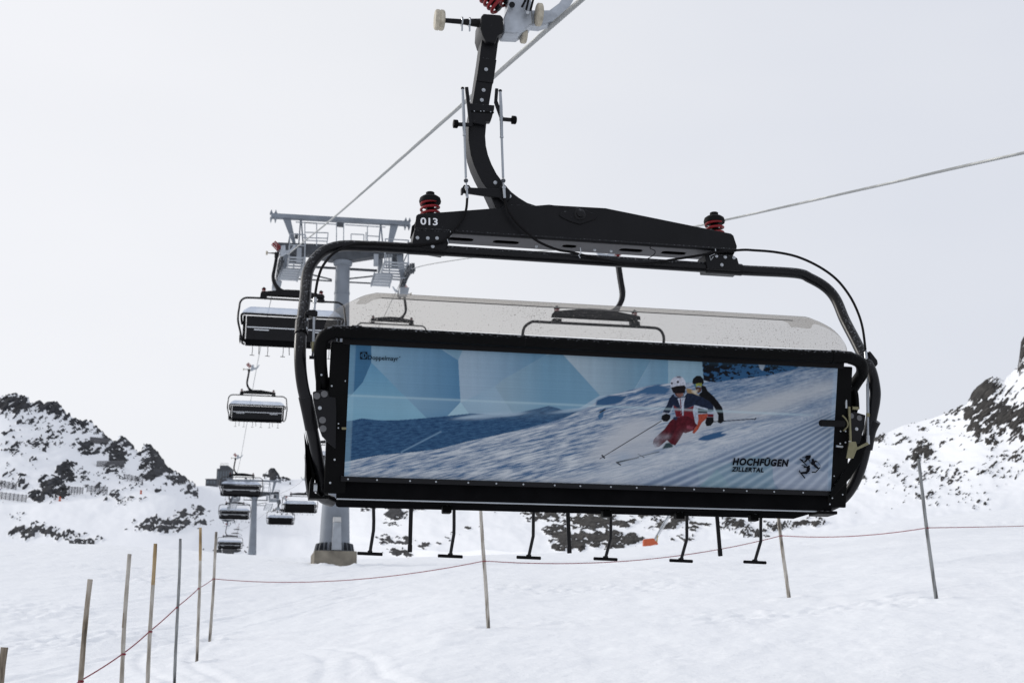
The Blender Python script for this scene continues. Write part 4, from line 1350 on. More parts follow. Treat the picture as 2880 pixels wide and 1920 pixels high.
# far blue mountain
far_top = [(960, 1186), (990, 1182), (1015, 1176), (1060, 1181), (1110, 1181), (1180, 1175), (1240, 1169), (1310, 1161), (1380, 1166), (1440, 1158), (1500, 1145), (1520, 1140), (1545, 1146), (1560, 1152), (1600, 1150)]
lo = [(1625, 1146), (1560, 1176), (1450, 1206), (1300, 1240), (1220, 1262), (1150, 1271), (1065, 1279), (1000, 1292), (960, 1300)]
stw = fbm(GX / 24 - GY / 20, (GY + GX * .16) / 4.5, 4, .7)
fm = grad((24, 60, 102), (58, 102, 146), .38 + 1.0 * stw)
paint(pmask(far_top + lo, 1.5), fm)
for q in ((1350, 1168, 60, 8), (1420, 1164, 40, 5), (1300, 1172, 40, 4), (1590, 1152, 60, 5)):
    blob(*q, (150, 176, 204), .75, 1.5, -.12)
line((1120, 1270), (1225, 1213), 4, (96, 132, 168), 4)
# main slope: sunlit snow with blue wind streaks
slope = [(1625, 1146), (1560, 1176), (1450, 1206), (1300, 1240), (1220, 1262), (1150, 1271), (1065, 1279), (1000, 1292), (955, 1302), (955, 1420), (2400, 1420), (2400, 1000), (2240, 1020), (1960, 1074), (1860, 1076), (1800, 1084), (1760, 1092), (1700, 1108), (1655, 1128)]
ms = pmask(slope, 1.5)
rot = GY + (GX - 1600) * .26
st = fbm(GX / 62, rot / 6.2, 4, .72)
st_b = fbm(GX / 130 + 3, rot / 22, 3)
tt = .52 + 1.3 * st + .45 * st_b - .18 * smooth01(1180, 1340, GX) * smooth01(1240, 1120, GY)
paint(ms, grad((64, 100, 144), (186, 196, 212), tt))
paint(ms * smooth01(1330, 1400, GX + (GY - 1330) * -.2) * smooth01(1310, 1350, rot) * .8, grad((138, 156, 184), (192, 200, 214), .55 + .7 * st))
paint(ms * smooth01(1900, 2000, GX) * smooth01(1250, 1120, GY) * .55, grad((44, 86, 132), (140, 162, 190), .45 + .7 * fbm(GX / 14, GY / 7, 4)))
line((1690, 1112), (1870, 1078), 4, (176, 188, 206), 4)
poly([(1650, 1142), (1655, 1124), (1690, 1110), (1740, 1113), (1722, 1130), (1690, 1138)], (44, 84, 128), 4)
poly([(1766, 1101), (1800, 1085), (1830, 1080), (1866, 1092), (1850, 1108), (1800, 1108)], (52, 92, 136), 5)
poly([(1657, 1168), (1670, 1156), (1675, 1150), (1672, 1172), (1660, 1178)], (56, 96, 140), 2)
poly([(1660, 1158), (1678, 1148), (1680, 1151), (1664, 1160)], (24, 30, 40), 2)
# dark cliff at upper right
cl = pmask([(1955, 1005), (2250, 1020), (2230, 1038), (2150, 1055), (2040, 1068), (1985, 1074), (1960, 1068)], 2)
paint(cl, (36, 82, 128))
rk = fbm(GX / 18, GY / 9, 4, .6) + .35 * np.exp(-(((GX - 1975) / 25) ** 2)) + .4 * np.exp(-(((GX - 2020) / 45) ** 2 + ((GY - 1028) / 18) ** 2)) + .3 * np.exp(-(((GX - 2150) / 24) ** 2 + ((GY - 1035) / 12) ** 2))
paint(cl * smooth01(.12, .26, rk), (18, 22, 30))
poly([(2120, 1022), (2142, 1022), (2133, 1042), (2124, 1036)], (140, 156, 178), 2)
# blown snow
for q in ((2150, 1135, 90, 30, .75), (2230, 1115, 100, 26, .7), (2080, 1160, 80, 22, .7), (2320, 1088, 60, 26, .55), (1990, 1160, 60, 30, .5)):
    blob(q[0], q[1], q[2], q[3], (170, 178, 192), q[4], 1.0, -.25)
# groomed corduroy fanning out of the upper right
ang = np.arctan2(GY - 1035, 2640 - GX)
cd = smooth01(.235, .27, ang + .03 * fbm(GX / 30, GY / 30, 3)) * smooth01(1250, 1330, GX * .6 + GY * .35 - 200)
lowline = 1385 - (GX - 1640) * .30
cd = cd * smooth01(-14, 14, GY - (1402 - (GX - 1640) * .355) + 9 * fbm(GX / 26, GY / 20, 3))
ph = np.log(.014 + np.maximum(ang - .25, 0) * .075) / .075
strp = .5 + .5 * np.sin(2 * np.pi * ph)
strp = strp ** 1.6
fine = smooth01(.24, .40, ang)
paint(cd * .95, grad((70, 98, 136), (162, 178, 202), .22 + .62 * strp * (.45 + .55 * fine) + .12 * fbm(GX / 40, GY / 20, 3) + .2 * (1 - fine)))
paint(ms * smooth01(20, 0, np.abs(GY - (1398 - (GX - 1640) * .355))) * smooth01(1700, 1800, GX) * .5, grad((110, 134, 168), (176, 186, 204), .5 + .9 * fbm(GX / 7, GY / 4, 3)))
# translucent facets over the lower right corner
paint(pmask([(1940, 1376), (2000, 1318), (2048, 1378), (2048, 1400), (1930, 1400)], 1.5) * .55, (112, 152, 168))
paint(pmask([(2000, 1318), (2048, 1378), (2060, 1400), (2180, 1400), (2164, 1345), (2164, 1290), (2100, 1282), (2040, 1300)], 1.5) * .38, (104, 146, 166))
paint(pmask([(2164, 1290), (2175, 1288), (2330, 1330), (2330, 1400), (2196, 1400), (2164, 1345)], 1.5) * .45, (160, 172, 196))
paint(pmask([(2040, 1300), (2000, 1318), (1950, 1372), (1940, 1300)], 3) * .15, (150, 178, 190))
# skier's spray
for q in ((1760, 1195, 60, 24, .85), (1730, 1230, 70, 30, .9), (1790, 1225, 50, 30, .8), (1700, 1262, 50, 24, .85), (1760, 1270, 60, 20, .7), (1900, 1215, 60, 20, .7), (1960, 1190, 80, 18, .75), (1880, 1240, 50, 18, .6), (1650, 1280, 40, 16, .5)):
    blob(q[0], q[1], q[2], q[3], (172, 180, 196), q[4], 1.2, -.3)
blob(1740, 1285, 34, 14, (120, 146, 180), .5)


def K(pts):
    return [(1640 + x / 4.704, 1030 + y / 4.704) for x, y in pts]


SKM = np.zeros(GX.shape)


def kp(pts, c, soft=1.0):
    global SKM
    if soft == 1.0:
        SKM = np.maximum(SKM, pmask(K(pts), soft))
    poly(K(pts), c, soft)


def kl(a, b, w, c):
    line(K([a])[0], K([b])[0], w / 4.704, c, .9)


# second skier (behind)
kp([(1470, 240), (1530, 260), (1560, 320), (1640, 390), (1700, 460), (1760, 540), (1775, 620), (1785, 720), (1740, 752), (1700, 740), (1705, 640), (1640, 520), (1560, 450), (1430, 380), (1480, 330)], (16, 17, 22))
kp([(1390, 270), (1475, 270), (1470, 330), (1430, 350), (1400, 320)], (74, 50, 44))
kp([(1350, 215), (1360, 160), (1410, 120), (1460, 120), (1500, 160), (1510, 210), (1490, 240), (1380, 240)], (18, 20, 24))
kp([(1372, 232), (1440, 215), (1482, 218), (1478, 265), (1430, 250), (1392, 278)], (120, 128, 62))
kp([(1372, 232), (1400, 225), (1400, 272), (1388, 276)], (50, 96, 120))
kl((1645, 727), (1800, 718), 12, (24, 26, 34)); kl((1800, 718), (2222, 690), 12, (50, 56, 74)); kl((2210, 700), (2225, 680), 14, (60, 66, 84))
kp([(1430, 630), (1565, 620), (1550, 680), (1480, 740), (1430, 830), (1375, 888), (1350, 870), (1400, 790), (1430, 700)], (146, 62, 46))
# shadow on the printed snow
kp([(1420, 965), (1500, 915), (1640, 880), (1780, 850), (1740, 885), (1830, 890), (1760, 930), (1560, 980), (1470, 975)], (40, 82, 128), 3)
kp([(1110, 1050), (1320, 985), (1325, 995), (1120, 1060)], (96, 122, 158), 3)
# front skier
kp([(1265, 285), (1330, 295), (1390, 330), (1445, 385), (1370, 365), (1280, 350)], (136, 112, 78), 3)
kp([(1330, 320), (1440, 300), (1400, 350), (1450, 385), (1380, 360)], (176, 172, 164), 4)
kp([(1110, 670), (1290, 650), (1390, 700), (1415, 770), (1370, 840), (1260, 880), (1230, 870), (1180, 960), (1120, 1042), (1060, 1022), (1010, 970), (900, 1060), (850, 1068), (815, 1020), (830, 960), (900, 890), (970, 830), (1050, 720)], (76, 18, 32))
kp([(1110, 700), (1150, 690), (1110, 860), (1040, 980), (1010, 970), (1080, 830)], (62, 16, 30), 6)
kp([(1280, 770), (1370, 800), (1350, 840), (1270, 820)], (116, 52, 70), 4)
kp([(1090, 360), (1120, 400), (1240, 400), (1280, 350), (1360, 355), (1470, 400), (1590, 460), (1640, 520), (1640, 600), (1560, 610), (1560, 560), (1430, 530), (1380, 510), (1270, 557), (1180, 562), (1090, 510), (1060, 580), (1040, 612), (950, 620), (960, 580), (1010, 500), (1040, 420)], (24, 34, 58))
kp([(1090, 510), (1180, 560), (1270, 555), (1375, 515), (1370, 620), (1390, 705), (1290, 655), (1130, 665), (1110, 580)], (98, 22, 36))
kp([(1420, 548), (1560, 575), (1555, 615), (1425, 612)], (16, 18, 24))
kp([(1375, 505), (1430, 535), (1425, 640), (1435, 690), (1420, 770), (1392, 745), (1370, 650), (1358, 590)], (150, 164, 190))
kp([(1375, 505), (1560, 555), (1560, 572), (1420, 542)], (150, 164, 190))
kp([(1040, 612), (1082, 530), (1086, 562), (1062, 612)], (150, 164, 190))
kp([(1150, 420), (1258, 405), (1238, 470), (1232, 645), (1202, 645), (1185, 520)], (158, 170, 196))
kl((1186, 430), (1208, 640), 14, (90, 28, 44))
kp([(1090, 665), (1150, 665), (1140, 705), (1095, 700)], (28, 38, 66), 3)
kp([(945, 600), (1035, 618), (1030, 632), (940, 632)], (150, 160, 182), 2)
kp([(940, 645), (1000, 618), (1055, 640), (1050, 690), (1010, 727), (960, 722), (930, 690)], (18, 18, 24))
kp([(1560, 600), (1640, 595), (1642, 628), (1560, 628)], (150, 164, 190), 2)
kp([(1560, 626), (1642, 626), (1640, 668), (1558, 668)], (92, 24, 40), 2)
kp([(1545, 668), (1640, 668), (1645, 730), (1600, 782), (1545, 787), (1525, 740)], (18, 18, 24))
kp([(1100, 335), (1232, 325), (1226, 385), (1185, 406), (1130, 392)], (112, 80, 78))
kp([(1050, 232), (1060, 180), (1100, 140), (1160, 122), (1220, 140), (1255, 190), (1268, 250), (1235, 252), (1060, 278)], (170, 178, 202))
kp([(1130, 130), (1180, 124), (1200, 145), (1150, 148)], (60, 62, 80), 3)
for (x_, y_, r_) in ((1072, 220, 15), (1155, 201, 17)):
    blob(1640 + x_ / 4.704, 1030 + y_ / 4.704, r_ / 4.704, r_ / 4.704, (40, 36, 48), 1.0, 3.0)
kp([(1060, 277), (1130, 258), (1240, 245), (1262, 270), (1248, 345), (1150, 355), (1090, 345)], (22, 18, 24))
kl((1110, 345), (1160, 400), 8, (24, 24, 30)); kl((1252, 320), (1225, 395), 8, (30, 30, 38))
kp([(940, 1088), (990, 1012), (1040, 1000), (1092, 1042), (1082, 1066)], (44, 62, 72), 3)
kl((932, 716), (270, 1118), 11, (44, 42, 52)); kl((270, 1118), (112, 1216), 9, (52, 48, 58)); kl((140, 1172), (172, 1206), 18, (30, 28, 36))
kl((335, 1266), (620, 1200), 20, (62, 74, 84)); kl((620, 1190), (900, 1125), 14, (84, 100, 118)); kl((330, 1262), (385, 1300), 16, (26, 26, 32)); kl((620, 1155), (700, 1198), 12, (60, 66, 74))
for q in ((830, 1050, 60, 40, .75), (700, 1090, 90, 50, .6), (560, 1180, 80, 40, .6), (280, 1240, 40, 30, .6), (1000, 930, 40, 26, .35), (880, 930, 50, 40, .45), (1260, 960, 60, 60, .4)):
    blob(1640 + q[0] / 4.704, 1030 + q[1] / 4.704, q[2] / 4.704 * 1.4, q[3] / 4.704 * 1.4, (158, 168, 188), q[4], 1.0, -.3)
IMG *= (1 + (.55 * fbm(GX / 9 + GY / 14, GY / 16 - GX / 20, 3, .6) + .25 * fbm(GX / 3, GY / 3, 2)) * SKM)[..., None]
_lum = IMG.mean(-1, keepdims=True)
IMG = IMG * .9 + _lum * .1
# tarpaulin crease with its sheen painted pale, lighter hems, darker top edge
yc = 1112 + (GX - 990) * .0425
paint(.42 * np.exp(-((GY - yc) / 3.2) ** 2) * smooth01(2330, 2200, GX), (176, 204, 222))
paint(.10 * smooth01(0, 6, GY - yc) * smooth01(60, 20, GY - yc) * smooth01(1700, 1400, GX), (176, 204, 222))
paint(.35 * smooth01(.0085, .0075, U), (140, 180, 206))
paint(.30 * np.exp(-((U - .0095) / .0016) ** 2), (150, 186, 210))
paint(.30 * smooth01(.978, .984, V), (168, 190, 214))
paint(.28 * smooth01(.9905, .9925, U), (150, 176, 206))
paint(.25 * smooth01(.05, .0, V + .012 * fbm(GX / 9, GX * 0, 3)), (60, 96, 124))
# cloth weave
IMG *= (1 + .035 * np.random.RandomState(1).randn(NV, 1, 1) * .6 + .05 * fbm(GX / 3, GY / 3, 2)[..., None])
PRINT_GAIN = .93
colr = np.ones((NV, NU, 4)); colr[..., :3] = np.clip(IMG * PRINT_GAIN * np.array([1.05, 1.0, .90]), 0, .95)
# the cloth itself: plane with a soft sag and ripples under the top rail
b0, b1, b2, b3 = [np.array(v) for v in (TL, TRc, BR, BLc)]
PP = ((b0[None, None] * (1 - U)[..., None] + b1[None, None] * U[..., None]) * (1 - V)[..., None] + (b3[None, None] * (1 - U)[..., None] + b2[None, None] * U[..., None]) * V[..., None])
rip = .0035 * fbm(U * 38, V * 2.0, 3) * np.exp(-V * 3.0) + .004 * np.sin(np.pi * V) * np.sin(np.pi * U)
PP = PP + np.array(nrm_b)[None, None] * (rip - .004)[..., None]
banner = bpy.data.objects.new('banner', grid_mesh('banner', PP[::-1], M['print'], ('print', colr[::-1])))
COL.objects.link(banner)
banner.parent = chair
banner['label'] = 'blue printed banner of two skiers on a groomed slope'

# lettering and emblems on the banner
letter_on(lambda x, y: BP(x, y, .006), 'Doppelmayr', (1035, 1010.5), (1121, 1014.3), 12, 'lettering', M['ink'], banner, 'dark maker name on the banner', bold=.012, capref=.69)
dot = MB().add([BP(1124.5 + 1.6 * math.cos(a_), 1003.5 + 1.6 * math.sin(a_), .006) for a_ in [k * math.pi / 4 for k in range(8)]], [tuple(range(8))])
dot.build('lettering', M['ink'], banner, 0)
letter_on(lambda x, y: BP(x, y, .006), 'HOCHFÜGEN', (2060, 1306), (2219, 1310.5), 18, 'lettering', M['ink'], banner, 'dark slanted resort name on the banner', shear=.22, bold=.05, spacing=1.14, capref=.69)
letter_on(lambda x, y: BP(x, y, .006), 'ZILLERTAL', (2057, 1324.5), (2148, 1327), 12, 'lettering', M['ink'], banner, 'smaller dark slanted valley name on the banner', shear=.22, bold=.044, spacing=1.16, capref=.69)


def ink_flat(polys, name, label):
    mb = MB()
    for pl in polys:
        mb.add([BP(p[0], p[1], .006) for p in pl], [tuple(range(len(pl)))])
    ob = mb.build(name, M['ink'], banner, 0)
    ob['label'] = label
    return ob


# square emblem: frame corners left dark round a split disc, wedge in its right half
def em(x, y):
    return (980 + x / 10.69, 960 + y / 10.69)
cx_, cy_, hw, rd = 460, 425, 108, 92
eps = []
for q in range(4):
    pts = []
    sxs = [(1, -1), (1, 1), (-1, 1), (-1, -1)][q]
    a0 = [-math.pi / 2, 0, math.pi / 2, math.pi][q]
    for k in range(9):
        a_ = a0 + math.pi / 2 * k / 8
        pts.append(em(cx_ + rd * math.cos(a_), cy_ + rd * math.sin(a_)))
    e1 = [(1, 0), (0, 1), (-1, 0), (0, -1)][q]
    e0 = [(0, -1), (1, 0), (0, 1), (-1, 0)][q]
    pts.append(em(cx_ + hw * e1[0], cy_ + hw * e1[1])) ; pts.append(em(cx_ + hw * sxs[0], cy_ + hw * sxs[1])); pts.append(em(cx_ + hw * e0[0], cy_ + hw * e0[1]))
    eps.append(pts)
eps.append([em(405, 335), em(417, 335), em(415, 515), em(403, 515)])
eps.append([em(470, 375), em(484, 380), em(505, 405), em(505, 440), em(482, 470), em(466, 478)])
ink_flat(eps, 'emblem', 'small square dark emblem with a split disc')


def eb(x, y):
    return (2020 + x / 6.918, 1260 + y / 6.918)


def stroke(a, b, w):
    dx, dy = b[0] - a[0], b[1] - a[1]
    L = math.hypot(dx, dy)
    nx, ny = -dy / L * w / 2, dx / L * w / 2
    return [eb(a[0] + nx, a[1] + ny), eb(b[0] + nx, b[1] + ny), eb(b[0] - nx, b[1] - ny), eb(a[0] - nx, a[1] - ny)]


riders = [[eb(*p) for p in pl] for pl in (
    [(1700, 145), (1802, 132), (1804, 170), (1784, 205), (1770, 215), (1715, 205), (1690, 185)],
    [(1720, 195), (1765, 205), (1786, 240), (1770, 248), (1745, 222), (1715, 262), (1690, 275), (1655, 262), (1690, 240)],
    [(1800, 290), (1822, 250), (1862, 235), (1890, 262), (1880, 300), (1850, 330), (1815, 318)],
    [(1880, 232), (1930, 252), (1915, 275), (1870, 262)],
    [(1850, 320), (1885, 300), (1925, 350), (1960, 385), (1940, 405), (1880, 368)],
    [(1722, 352), (1770, 338), (1792, 395), (1775, 450), (1735, 480), (1700, 470), (1720, 420)],
    [(1660, 350), (1695, 345), (1735, 362), (1730, 385), (1690, 378), (1668, 388)],
    [(1700, 450), (1745, 470), (1730, 498), (1650, 500), (1610, 490), (1604, 465), (1650, 455)])]
for (x_, y_, r_) in ((1842, 224, 24), (1770, 165, 22), (1768, 350, 20)):
    riders.append([eb(x_ + r_ * math.cos(k * math.pi / 6), y_ + r_ * math.sin(k * math.pi / 6)) for k in range(12)])
for a_, b_, w_ in (((1588, 208), (1722, 330), 20), ((1635, 176), (1700, 180), 12), ((1655, 240), (1610, 222), 20), ((1920, 245), (1992, 345), 8), ((1985, 368), (1888, 470), 20), ((1820, 465), (1895, 462), 22), ((1770, 250), (1810, 300), 9), ((1572, 440), (1690, 582), 24), ((1620, 322), (1680, 345), 12), ((1580, 420), (1595, 460), 10), ((1740, 485), (1790, 488), 8)):
    riders.append(stroke(a_, b_, w_))
mbr = MB()
for k, pl in enumerate(riders):
    mbr.add([BP(p[0], p[1], .006 + .0004 * k) for p in pl], [tuple(range(len(pl)))])
ob = mbr.build('emblem', M['ink'], banner, 0)
ob['label'] = 'dark emblem of three riders in the lower right corner'

# ================================================================== THE OTHER CHAIRS
GRIP = C(1553, 72, .45)          # where the rope passes through the grip, chair coordinates
bpy.context.view_layer.update()


def far_chair(gp, rz, label, level=2, group='chairs on the lift'):
    """gp: world position of the grip"""
    rotm = Matrix.Rotation(rz, 3, 'Z')
    loc = Vector(gp) - rotm @ GRIP
    r = empty('chairlift_chair', loc, rz)
    tag(r, label, 'chairlift chair', group)
    keep = None if level == 2 else ('hanger_arm', 'beam', 'loop_frame', 'bubble', 'bubble_frame', 'seat_rear_panel', 'grip_spring')
    for name, ob, bev in FAR:
        if keep and name not in keep:
            continue
        c = ob.copy()
        COL.objects.link(c)
        if 'label' in c: del c['label']
        if name == 'bubble': c.data = pale_bubble_me
        if ob.parent is not chair:
            d = ob.parent
            c.parent = r
            c.location = d.location
        else:
            c.parent = r
    for name, me in (('back_panel', back_panel_me), ('back_post', post_l_me), ('back_post', post_r_me), ('back_cushion', fcush_me)):
        if keep and name != 'back_panel':
            continue
        share(me, name, r)
        if name == 'back_panel':
            bpn = r.children[-1]
    if level == 2:
        pnl = [c_ for c_ in r.children if c_.name.startswith('back_panel')][0]
        share(strips_me, 'reflective_strip', pnl)
        for off, m1, m2 in foot_parts:
            fr = share(m1, 'foot_rest', r, off)
            share(m2, 'foot_bar', fr)
    return r


L_CH = [((815, 712), 50, 'black chair hanging just in front of the big lift tower', 2),
        ((721, 1038), 92, 'black chair alone against the sky left of the banner chair', 2),
        ((677, 1287), 129, 'black chair hiding the crossarm of the second lift tower', 2),
        ((659, 1378), 173, 'black chair below and left of the second tower crossarm', 2),
        ((646, 1478), 220, 'lowest dark chair just above the snow crest', 2),
        ((623, 1476), 470, 'tiny dark chair of the far cluster, lower one on the left', 1),
        ((619, 1466), 560, 'tiny dark chair of the far cluster, upper one on the left', 1),
        ((615, 1456), 660, 'tiniest and farthest dark chair on the left of the far cluster', 1)]
R_CH = [((1690, 726), 35.5, 'black chair seen through the tinted bubble, right of its middle', 2),
        ((1113, 822), 74, 'black chair under the tower seen through the left of the bubble', 2),
        ((935, 1190), 114, 'black chair almost hidden behind the left edge of the banner chair', 2),
        ((851, 1349), 154, 'oncoming dark chair just left of the big tower column', 2),
        ((795, 1402), 197, 'oncoming dark chair right of the second tower column', 2),
        ((664, 1484), 430, 'tiny dark chair of the far cluster, lowest on the right', 1),
        ((668, 1475), 500, 'tiny dark chair of the far cluster, middle one on the right', 1),
        ((656, 1468), 580, 'tiny dark chair of the far cluster, topmost on the right', 1)]
grips_L, grips_R = [], []
for (p, Y, lab, lv_) in L_CH:
    g_ = at(p[0], p[1], Y)
    grips_L.append(g_)
    far_chair(g_, YAW, lab, lv_)
for (p, Y, lab, lv_) in R_CH:
    g_ = at(p[0], p[1], Y)
    grips_R.append(g_)
    far_chair(g_, YAW + math.pi, lab, lv_)

# ================================================================== LIFT TOWERS
TW_O = at(940, 1554, 60.0)
W = frame_fn(TW_O)


def tower_rope(px, py, yl):
    q = W(px, py, yl)
    return TW_O + Vector((q.x * cyw - q.y * syw, q.x * syw + q.y * cyw, q.z))


def make_tower():
    t = empty('lift_tower', TW_O, YAW)
    Z = lambda py: W(945, py, 0).z
    x_ax = 0.0
    tilt_x = W(956, 740, 0).x - W(940, 1528, 0).x
    zt_ = Z(738)
    k = .0149
    prof = [(-2.6, .66), (0, .64), (Z(1528), .635), (Z(1463), .60), (Z(1407), .56), (Z(1100), .45), (Z(830), .325), (zt_, .31)]
    col_ = MB().lathe((0, 0, 0), (0, 0, 1), prof, 40)
    # section flanges
    for zz, rr in ((Z(824), .345), (Z(1120), .48)):
        col_.lathe((0, 0, zz - .04), (0, 0, 1), [(0, rr), (.08, rr)], 40)
    col_.lathe((0, 0, zt_ - .16), (0, 0, 1), [(0, .33), (.05, .40), (.16, .42), (.2, .42)], 40)
    col_.build('column', M['tower'], t)
    ft = MB()
    ft.lathe((0, 0, 0), (0, 0, 1), [(0, .86), (.05, .86)], 40)
    for i in range(20):
        a_ = 2 * math.pi * i / 20
        r0, r1 = .62, .84
        d = Vector((math.cos(a_), math.sin(a_), 0))
        s = Vector((-d.y, d.x, 0)) * .03
        pts = [d * r0, d * r1, d * r1 + Vector((0, 0, .08)), d * (r1 - .06) + Vector((0, 0, .36)), d * r0 + Vector((0, 0, .40))]
        vs_ = [p - s for p in pts] + [p + s for p in pts]
        ft.add(vs_, [(0, 1, 2, 3, 4), (9, 8, 7, 6, 5)] + [((j + 1) % 5, j, j + 5, (j + 1) % 5 + 5) for j in range(5)])
    ft.build('base_flange', M['tower_dark'], t)
    for i in range(10):
        a_ = 2 * math.pi * (i + .5) / 10
        MB().cyl((math.cos(a_) * .78, math.sin(a_) * .78, .05), (math.cos(a_) * .78, math.sin(a_) * .78, .17), .03, 8).build('anchor_bolt', M['brass'], t)
    cv = MB().prism([(-.19, .03), (.23, .03), (.17, 1.18), (-.14, 1.18)], -.92, -.60)
    cv.build('ladder_cover', M['zinc'], t, bevel=.01)
    MB().prism([(-.15, 1.19), (.18, 1.19), (.17, 1.40), (-.14, 1.40)], -.88, -.58).build('ladder_cover_lid', mat('pale_lid', (.50, .50, .49), .6, var=.1), t, bevel=.01)
    # ---- head
    def wp(cx, cy, yl=0.0):          # from crop coordinates of the head
        return W(740 + cx / 5.113, 580 + cy / 5.113, yl)
    ca_ = MB()
    pl_ = [wp(200, 545), wp(560, 560), wp(1000, 575), wp(1100, 580), wp(1650, 625), wp(2000, 655), wp(2000, 700), wp(1640, 735), wp(1225, 800), wp(980, 790), wp(600, 700), wp(200, 640)]
    ca_.prism([(p.x, p.z) for p in pl_], -.28, .28)
    ca_.build('crossarm', M['tower_dark'], t, bevel=.02)
    gt = MB()
    a_, b_ = wp(115, 140), wp(2110, 255)
    gt.bar(a_, b_, .28, .19)
    gt.build('gantry_beam', M['tower'], t, bevel=.01)
    for ex in (115, 180, 2045, 2100):
        ey = 140 + (ex - 115) * .0576
        e_ = wp(ex, ey)
        pr = MB().prism([(e_.x - .05, e_.z - .10), (e_.x + .05, e_.z - .10), (e_.x + .015, e_.z - .26), (e_.x - .015, e_.z - .26)], -.16, .16)
        pr.prism([(e_.x - .06, e_.z + .10), (e_.x + .06, e_.z + .10), (e_.x + .0, e_.z + .26)], -.16, .16)
        pr.build('beam_prong', M['tower'], t)
    for pl in ([(285, 180), (395, 185), (472, 545), (430, 545)], [(1830, 262), (1945, 272), (1830, 640), (1780, 640)]):
        q = [wp(*p) for p in pl]
        MB().prism([(p.x, p.z) for p in q], -.05, .05).build('gantry_leg', M['tower'], t)
    for pl in (((540, 180), (512, 560)), ((548, 180), (575, 560)), ((1690, 245), (1655, 630)), ((1692, 245), (1728, 630))):
        MB().bar(wp(*pl[0], .2), wp(*pl[1], .2), .06, .06).build('gantry_strut', M['tower'], t)
    rails = [((600, 235), (600, 560)), ((600, 235), (770, 250)), ((770, 250), (770, 570)), ((600, 375), (935, 382)), ((935, 382), (915, 570)), ((570, 450), (920, 462)), ((600, 490), (915, 505)), ((1265, 400), (1450, 408)), ((1265, 400), (1265, 590)), ((1450, 408), (1445, 600)), ((1500, 295), (1500, 610)), ((1495, 425), (1660, 435)), ((1480, 375), (1480, 600)), ((470, 228), (1050, 262)), ((1180, 268), (1760, 302)), ((1055, 240), (1055, 560)), ((1160, 245), (1155, 560))]
    for k_, (p, q) in enumerate(rails):
        MB().cyl(wp(*p, -.45), wp(*q, -.45), .024, 6).build('railing', M['zinc'], t)
    c0_, c1_ = wp(1060, 262, -.3), wp(1160, 272, -.3)
    MB().bar(c0_, c1_, .2, .16).build('work_light', M['tower_dark'], t)
    s_ = wp(480, 430, -.3)
    MB().box(s_, (.14, .14, .22)).build('signal_box', M['tower_dark'], t, bevel=.01)
    # platforms and stairs on both sides
    for side in (0, 1):
        if side == 0:
            px0, px1, zc = wp(350, 860, 0), wp(570, 860, 0), wp(400, 860, 0).z
        else:
            px0, px1, zc = wp(1700, 925, 0), wp(2030, 935, 0), wp(1900, 935, 0).z
        pf = MB()
        for g_ in range(7):
            yy = -1.3 + g_ * .43
            pf.bar((px0.x, yy, zc), (px1.x, yy, zc), .12, .05)
        pf.bar((px0.x, -1.4, zc - .03), (px0.x, 1.4, zc - .03), .06, .14)
        pf.bar((px1.x, -1.4, zc - .03), (px1.x, 1.4, zc - .03), .06, .14)
        pf.build('platform', M['zinc'], t)
        for (xx, yy) in ((px0.x, -1.3), (px1.x, -1.3), (px0.x, 1.3), (px1.x, 1.3), ((px0.x + px1.x) / 2, 1.3)):
            MB().bar((xx, yy, zc), (xx, yy, zc + 1.05), .05, .05).build('railing_post', M['zinc'], t)
        for zz in (.55, 1.05):
            MB().bar((px0.x, -1.3, zc + zz), (px1.x, -1.3, zc + zz), .04, .04).build('railing', M['zinc'], t)
            MB().bar((px1.x if side else px0.x, -1.3, zc + zz), (px1.x if side else px0.x, 1.3, zc + zz), .04, .04).build('railing', M['zinc'], t)
        # hanging stair
        if side == 0:
            tr0, tr1, wdt = wp(408, 915, -1.4), wp(350, 1050, -2.4), .40
        else:
            tr0, tr1, wdt = wp(1735, 985, -1.4), wp(1680, 1135, -2.4), .40
        for i in range(5):
            c_ = tr0.lerp(tr1, i / 4)
            MB().box(c_, (wdt * 1.9, .24, .04)).build('stair_tread', M['zinc'], t)
        sg = 1 if side == 0 else -1
        for s2 in (-1, 1):
            MB().bar(tr0 + Vector((s2 * wdt * .97, .1, .05)), tr1 + Vector((s2 * wdt * .97, -.1, -.05)), .04, .16).build('stair_stringer', M['zinc'], t)
        # hangers between crossarm and platform
        for (cx, yy) in (((520, -.6), (585, .6)) if side == 0 else ((1625, -.6), (1690, .6))):
            q0 = wp(cx, 600 if side == 0 else 690, yy); q1 = Vector((q0.x, yy, zc))
            MB().bar(q0, q1, .20, .10).build('platform_hanger', M['zinc'], t)
        pn0 = wp(440, 700, .8) if side == 0 else wp(1930, 780, .8)
        MB().box(pn0, (.55, .06, .8)).build('equipment_panel', M['tower_dark'], t, bevel=.01)
        if side:
            for cx in (1775, 1800, 1825, 1850):
                MB().cyl(wp(cx, 690, -.9), wp(cx, 900, -.9), .02, 6).build('cage_bar', M['zinc'], t)
    for p, q in (((740, 868), (1640, 918)), ((740, 880), (1640, 935)), ((560, 950), (990, 1055)), ((1205, 1045), (1620, 1000)), ((480, 1045), (990, 1075)), ((1205, 1090), (1560, 1108))):
        MB().cyl(wp(*p, .1), wp(*q, .1), .035, 6).build('brace_rod', M['tower_dark'], t)
